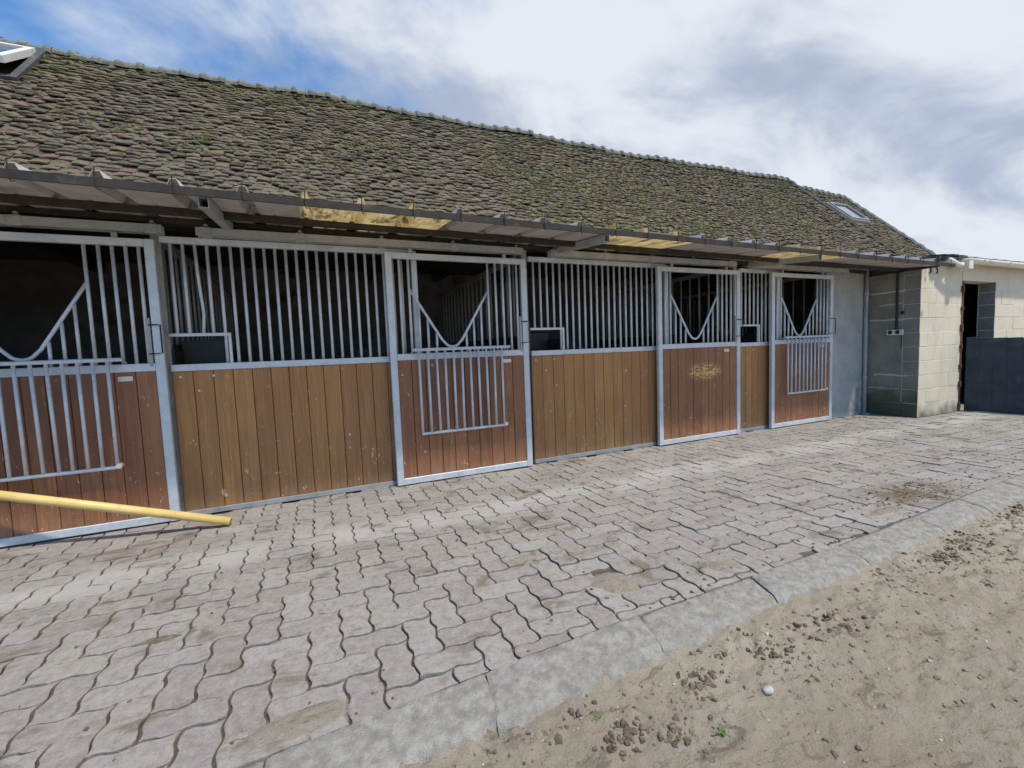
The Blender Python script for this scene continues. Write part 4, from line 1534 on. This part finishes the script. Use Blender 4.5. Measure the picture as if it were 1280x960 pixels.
def lump(mb, x, y, z, r, squash=0.6):
    vs = []
    q = rng.uniform(0.6, 1.35, 9)
    vs.append((x, y, z + r * squash * q[8]))
    for a in range(4):
        th = a * math.pi / 2 + rng.uniform(-.4, .4)
        vs.append((x + math.cos(th) * r * 0.75 * q[a], y + math.sin(th) * r * 0.75 * q[a], z + r * squash * 0.6 * q[a]))
    for a in range(4):
        th = a * math.pi / 2 + 0.5 + rng.uniform(-.3, .3)
        vs.append((x + math.cos(th) * r * q[4 + a], y + math.sin(th) * r * q[4 + a], z - r * 0.3))
    fs = []
    for a in range(4):
        b_ = (a + 1) % 4
        fs += [(0, 1 + a, 1 + b_), (1 + a, 5 + a, 1 + b_), (1 + b_, 5 + a, 5 + b_)]
    mb.add(vs, fs)


def gz(x, y):
    return float(sand_z(np.array([x]), np.array([y]))[0])


for k in range(2800):
    x = rng.uniform(-0.3, 8.5)
    edge = -2.83 + 0.034 * x
    y = edge - abs(rng.exponential(0.20 if k % 3 else 0.7)) + rng.normal(0, 0.012)
    if y < -4.4:
        continue
    dn = 0.5 + 0.9 * float(vnoise(x * 2.3, y * 3.5, 150, 4, 0.6)) + (0.25 if x > 2.4 and y > edge - 0.25 else 0)
    if rng.uniform() > dn * 0.75:
        continue
    r_ = min(abs(rng.normal(0, 0.0055)) + 0.0022, 0.017)
    lump(cl, x, y, gz(x, y), r_)
for cx, cy, nn, sp in ((2.97, -2.83, 60, 0.05), (3.35, -2.79, 90, 0.09), (4.2, -2.77, 120, 0.13), (0.92, -3.03, 26, 0.025), (0.78, -2.98, 50, 0.035), (1.15, -2.90, 40, 0.04), (5.2, -2.75, 120, 0.15), (1.55, -2.92, 40, 0.05), (1.9, -2.9, 40, 0.05)):
    for k in range(nn):
        x, y = cx + rng.normal(0, sp * 1.3), cy + rng.normal(0, sp * 0.7)
        if y > -2.80 + 0.033 * x:
            continue
        lump(cl, x, y, gz(x, y) + rng.uniform(0, 0.006), abs(rng.normal(0.005, 0.004)) + 0.003)
tag(link('dirt_clods', cl.mesh('dirt_clods', M['soil'])), 'dark crumbs and clods of soil strewn over the sand', 'soil', kind='stuff')

sc_ = MB()
for k in range(5200):
    x = rng.uniform(-0.2, 7.0)
    y = -2.84 + 0.034 * x - abs(rng.exponential(0.42))
    if y < -4.0 or rng.uniform() > 0.55 + 0.9 * float(vnoise(x * 3.1, y * 4.2, 160, 3, 0.6)):
        continue
    lump(sc_, x, y, gz(x, y), min(abs(rng.normal(0, 0.0055)) + 0.002, 0.016), 0.65)
tag(link('sand_crumbs', sc_.mesh('sand_crumbs', M['sand'])), 'sandy crumbs kicked up all over the yard', 'sand', kind='stuff')

gv = MB()
for k in range(380):
    x = rng.uniform(-0.2, 6.5)
    y = -2.85 + 0.033 * x - abs(rng.exponential(0.35))
    lump(gv, x, y, gz(x, y), abs(rng.normal(0, 0.0028)) + 0.0015, 0.7)
tag(link('small_gravel', gv.mesh('small_gravel', M['gravel'])), 'pale small gravel scattered in the sand', 'gravel', kind='stuff')

# crumbs of soil on the pavers, mainly near the kerb and the manure stain
pc = MB()
for k in range(700):
    if k % 3 == 0:
        x, y = 3.95 + rng.normal(0, 0.35), -2.27 + rng.normal(0, 0.10)
    elif k % 3 == 1:
        x = rng.uniform(-1.5, 7)
        y = kerb_in(x) + abs(rng.exponential(0.10))
    else:
        x, y = rng.uniform(-2.5, 8), rng.uniform(-2.4, -0.2)
    if y < kerb_in(x) + 0.01:
        continue
    lump(pc, x, y, 0.002, min(abs(rng.normal(0, 0.004)) + 0.0018, 0.011), 0.6)
tag(link('soil_crumbs', pc.mesh('soil_crumbs', M['soil'])), 'brown soil crumbs scattered over the pavers', 'soil', kind='stuff')

mb = MB()
vs, fs = [], []
for i in range(7):
    ph = math.pi * i / 6
    for a in range(10):
        th = 2 * math.pi * a / 10
        k_ = 1 + 0.16 * float(vnoise(math.cos(th) * 1.4 + 5, math.sin(th) * 1.4 + math.cos(ph) * 1.7, 170, 2))
        vs.append((math.sin(ph) * math.cos(th) * 0.021 * k_, math.sin(ph) * math.sin(th) * 0.016 * k_, math.cos(ph) * 0.012 * k_))
for i in range(6):
    for a in range(10):
        fs.append((i * 10 + a, (i + 1) * 10 + a, (i + 1) * 10 + (a + 1) % 10, i * 10 + (a + 1) % 10))
mb.add(vs, fs)
tag(link('pebble', mb.mesh('pebble', M['stone'], True), None, (1.311, -3.045, gz(1.311, -3.045) + 0.002)), 'single white pebble lying on the sand', 'pebble')


def weed(x, y, n_leaf, size, label):
    z = gz(x, y)
    t_ = thing('weed', (x, y, z), label, 'weed', 'weeds in the sand')
    lm = MB()
    for k in range(n_leaf):
        th = rng.uniform(0, 6.28)
        ln = size * rng.uniform(0.5, 1.2)
        wv = ln * rng.uniform(0.22, 0.4)
        el = rng.uniform(0.15, 0.8)
        bx_ = Vector((x + rng.normal(0, size * 0.6), y + rng.normal(0, size * 0.35), z - 0.002))
        dv = Vector((math.cos(th), math.sin(th), el)).normalized()
        sv = Vector((-math.sin(th), math.cos(th), 0))
        up_ = Vector((0, 0, 1))
        q = [bx_, bx_ + dv * ln * .5 + sv * wv * .5, bx_ + dv * ln * .95 - up_ * ln * .12, bx_ + dv * ln * .5 - sv * wv * .5, bx_ + dv * ln * .5 - up_ * wv * .12]
        lm.add(q, [(0, 1, 4), (1, 2, 4), (2, 3, 4), (3, 0, 4)])
    part('leaves', t_, lm, M['leaf'])


weed(1.053, -3.085, 46, 0.022, 'bright green little weed in the open sand')
weed(0.735, -2.865, 18, 0.018, 'tiny dark green weed close to the kerb')
weed(3.15, -2.78, 40, 0.022, 'low green weed under the dark clods by the far kerb')

# moss and grass growing in the damp joints along the foot of the walls
gm = MB()
for k in range(900):
    if k % 2:
        x, y = rng.uniform(6.7, 7.6), -0.05 - abs(rng.exponential(0.22))
    else:
        x, y = rng.uniform(-2.5, 9.2), (-0.05 if rng.uniform() < 0.3 else rng.uniform(-0.9, -0.05))
        if x < 5 and y < -0.12:
            continue
    if x > 7.6 and y > -0.68:
        y = -0.69 - abs(rng.exponential(0.06))
    lump(gm, x, y, -0.004, abs(rng.normal(0, 0.009)) + 0.003, 0.35)
tag(link('joint_moss', gm.mesh('joint_moss', M['moss'])), 'green moss in the joints at the foot of the walls', 'moss', kind='stuff')
